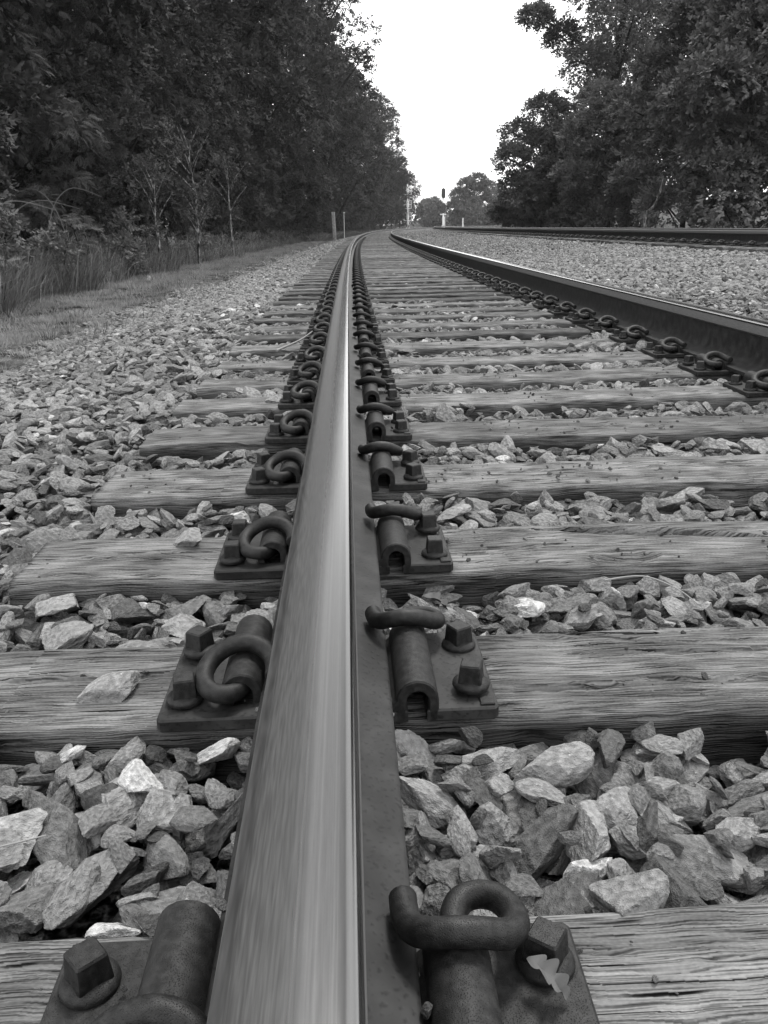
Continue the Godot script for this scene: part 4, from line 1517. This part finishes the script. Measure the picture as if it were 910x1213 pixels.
# ------------------------------------------------------------------ small things
func make_small_things() -> void:
	# loose stones that lie on the ties
	for q in [[-0.262, 0.912, 0.037, 3, 0.75, "pale loose stone lying on the second sleeper left of the rail"], [-0.262, 1.432, 0.033, 7, 0.4, "grey loose stone lying on the third sleeper left of the rail"], [-0.21, 2.73, 0.03, 5, 0.9, "loose stone lying on the sixth sleeper left of the rail"]]:
		var o := solo("loose_stone", stones_hi[q[3]], M.stone_2, Transform3D(Basis(UPV, q[4]) * Basis(Vector3.BACK, 0.08) * Basis.from_scale(Vector3(q[2] * 0.95, q[2] * 0.62, q[2] * 0.8)), tp(q[0], TIE_TOP + q[2] * 0.27, q[1])))
		tag(o, q[5], "stone", "loose stones on the sleepers")
	# dead leaf on the near right bolt, lobed like an oak's
	var lv := PackedVector3Array()
	var li := PackedInt32Array()
	for k in 29:
		var f := k / 28.0
		var wide := pow(sin(PI * clampf(f * 0.97 + 0.015, 0, 1)), 0.7) * (0.45 + 0.55 * absf(sin(f * 11.0 + 0.4))) * 0.013 * (1.15 - 0.4 * f) + 0.0006
		for e in 5:
			var x := (e - 2) / 2.0
			var side := wide * (1.0 + 0.22 * sin(f * 9.0) * signf(x))
			lv.append(Vector3(x * side, 0.0045 * sin(f * 3.6) + absf(x) * side * 0.55 + 0.0012 * sin(f * 14.0 + x * 3.0), (f - 0.5) * 0.043 + absf(x) * side * 0.35))
	li = grid_idx(29, 5)
	var leaf_mesh := build(lv, li, PackedVector2Array(), 50.0, false)
	var leaf := solo("dead_leaf", leaf_mesh, M.dry_leaf, Transform3D(Basis(UPV, 0.9) * Basis(Vector3.RIGHT, 0.45) * Basis.from_scale(Vector3.ONE * 0.85), tp(0.167, TIE_TOP + 0.032, 0.452)))
	tag(leaf, "pale curled dead leaf caught on the nearest bolt right of the rail", "leaf")
	for q in [[0.12, 1.62, 0.9, "dead leaf on the stones between the third and fourth sleepers"], [0.205, 1.63, 2.2, "dead leaf standing right of another, beyond the third sleeper"], [0.16, 1.16, 1.4, "dead leaf on the stones behind the second right-hand clip"]]:
		var o := solo("dead_leaf", leaf_mesh, M.dry_leaf, Transform3D(Basis(UPV, q[2]) * Basis(Vector3.RIGHT, 0.5) * Basis.from_scale(Vector3.ONE * 1.1), tp(q[0], TIE_TOP - 0.005, q[1])))
		tag(o, q[3], "leaf", "dead leaves among the stones")
	# dry stalks
	for q in [[[[-0.47, -0.196, 0.60], [-0.40, -0.19, 0.605], [-0.33, -0.188, 0.625], [-0.26, -0.196, 0.66]], 0.0016, "thin dry stalk across the stones in the left bottom corner"], [[[0.44, -0.205, 1.225], [0.50, -0.198, 1.22], [0.54, -0.203, 1.18], [0.56, -0.213, 1.14]], 0.0016, "pale dry stalk on the stones before the third sleeper"], [[[-0.30, -0.19, 3.9], [-0.2, -0.16, 4.0], [-0.14, -0.13, 4.1]], 0.006, "pale stick leaning on the clips left of the rail"]]:
		var pts: Array = []
		for p in q[0]: pts.append(tp(p[0], p[1], p[2]))
		var sp := smooth_path(pts, 5)
		var rad := PackedFloat32Array()
		for k in sp.size(): rad.append(q[1] * (1.0 - 0.5 * float(k) / sp.size()))
		tag(solo("dry_stalk", tube(sp, rad, 6), M.dry_stalk), q[2], "stalk")
	# bare arching canes in the weeds at the left
	var n := 0
	for q in [[11.6, -5.3, 1.9, 0.6], [12.2, -5.0, 1.5, -0.5], [13.0, -5.2, 1.3, 0.9], [14.5, -5.0, 1.5, 0.7], [16.5, -5.2, 1.6, -0.8], [10.9, -4.7, 1.2, 0.8]]:
		n += 1
		var b := Vector3(q[1], verge(q[1], q[0]), q[0])
		var pts: Array = []
		for k in 5:
			var f := k / 4.0
			pts.append(tp(b.x + q[3] * f * f * 1.4, b.y + q[2] * sin(f * 2.0) / 0.95, b.z + 0.2 * f))
		var sp := smooth_path(pts, 5)
		var rad := PackedFloat32Array()
		for k in sp.size(): rad.append(0.011 * (1.0 - 0.75 * float(k) / sp.size()))
		tag(solo("bare_cane", tube(sp, rad, 6), M.cane), "bare arching cane among the tall weeds, %s from the near end" % ordinal(n), "cane", "bare canes in the left weeds")
	# white lump by the foot of the wood
	var o := solo("white_rock", stones_hi[2], M.stone_6, Transform3D(Basis.from_scale(Vector3(0.055, 0.08, 0.05)), tp(-3.75, -0.5, 16.2)))
	tag(o, "white rock on the verge at the foot of the left wood", "rock")
	# weeds that stand in the stones between the tracks
	n = 0
	for q in [[10.5, 2.9, 0.2], [11.3, 3.05, 0.3], [12.0, 3.3, 0.2], [13.0, 3.1, 0.24]]:
		n += 1
		var base := Vector3(q[1], bed(q[1], q[0]) - 0.03, q[0])
		var w := thing("thin_weed", "thin weed stalk standing in the stones between the tracks, %s from the near end" % ordinal(n), "weed", Transform3D(Basis.IDENTITY, tp(base.x, base.y, base.z)), "weed stalks between the tracks")
		part("stem", rod(Vector3.ZERO, Vector3(0.03, q[2], 0.02), 0.004, 0.002, 5), M.dry_stalk, w)
		for e in 5: part("leaf", tuft(e + n * 9, 3, 0.12, 0.02, 0.005), M.weed, w, at_(0.03 * e / 5.0, q[2] * (0.2 + 0.16 * e), 0.01))
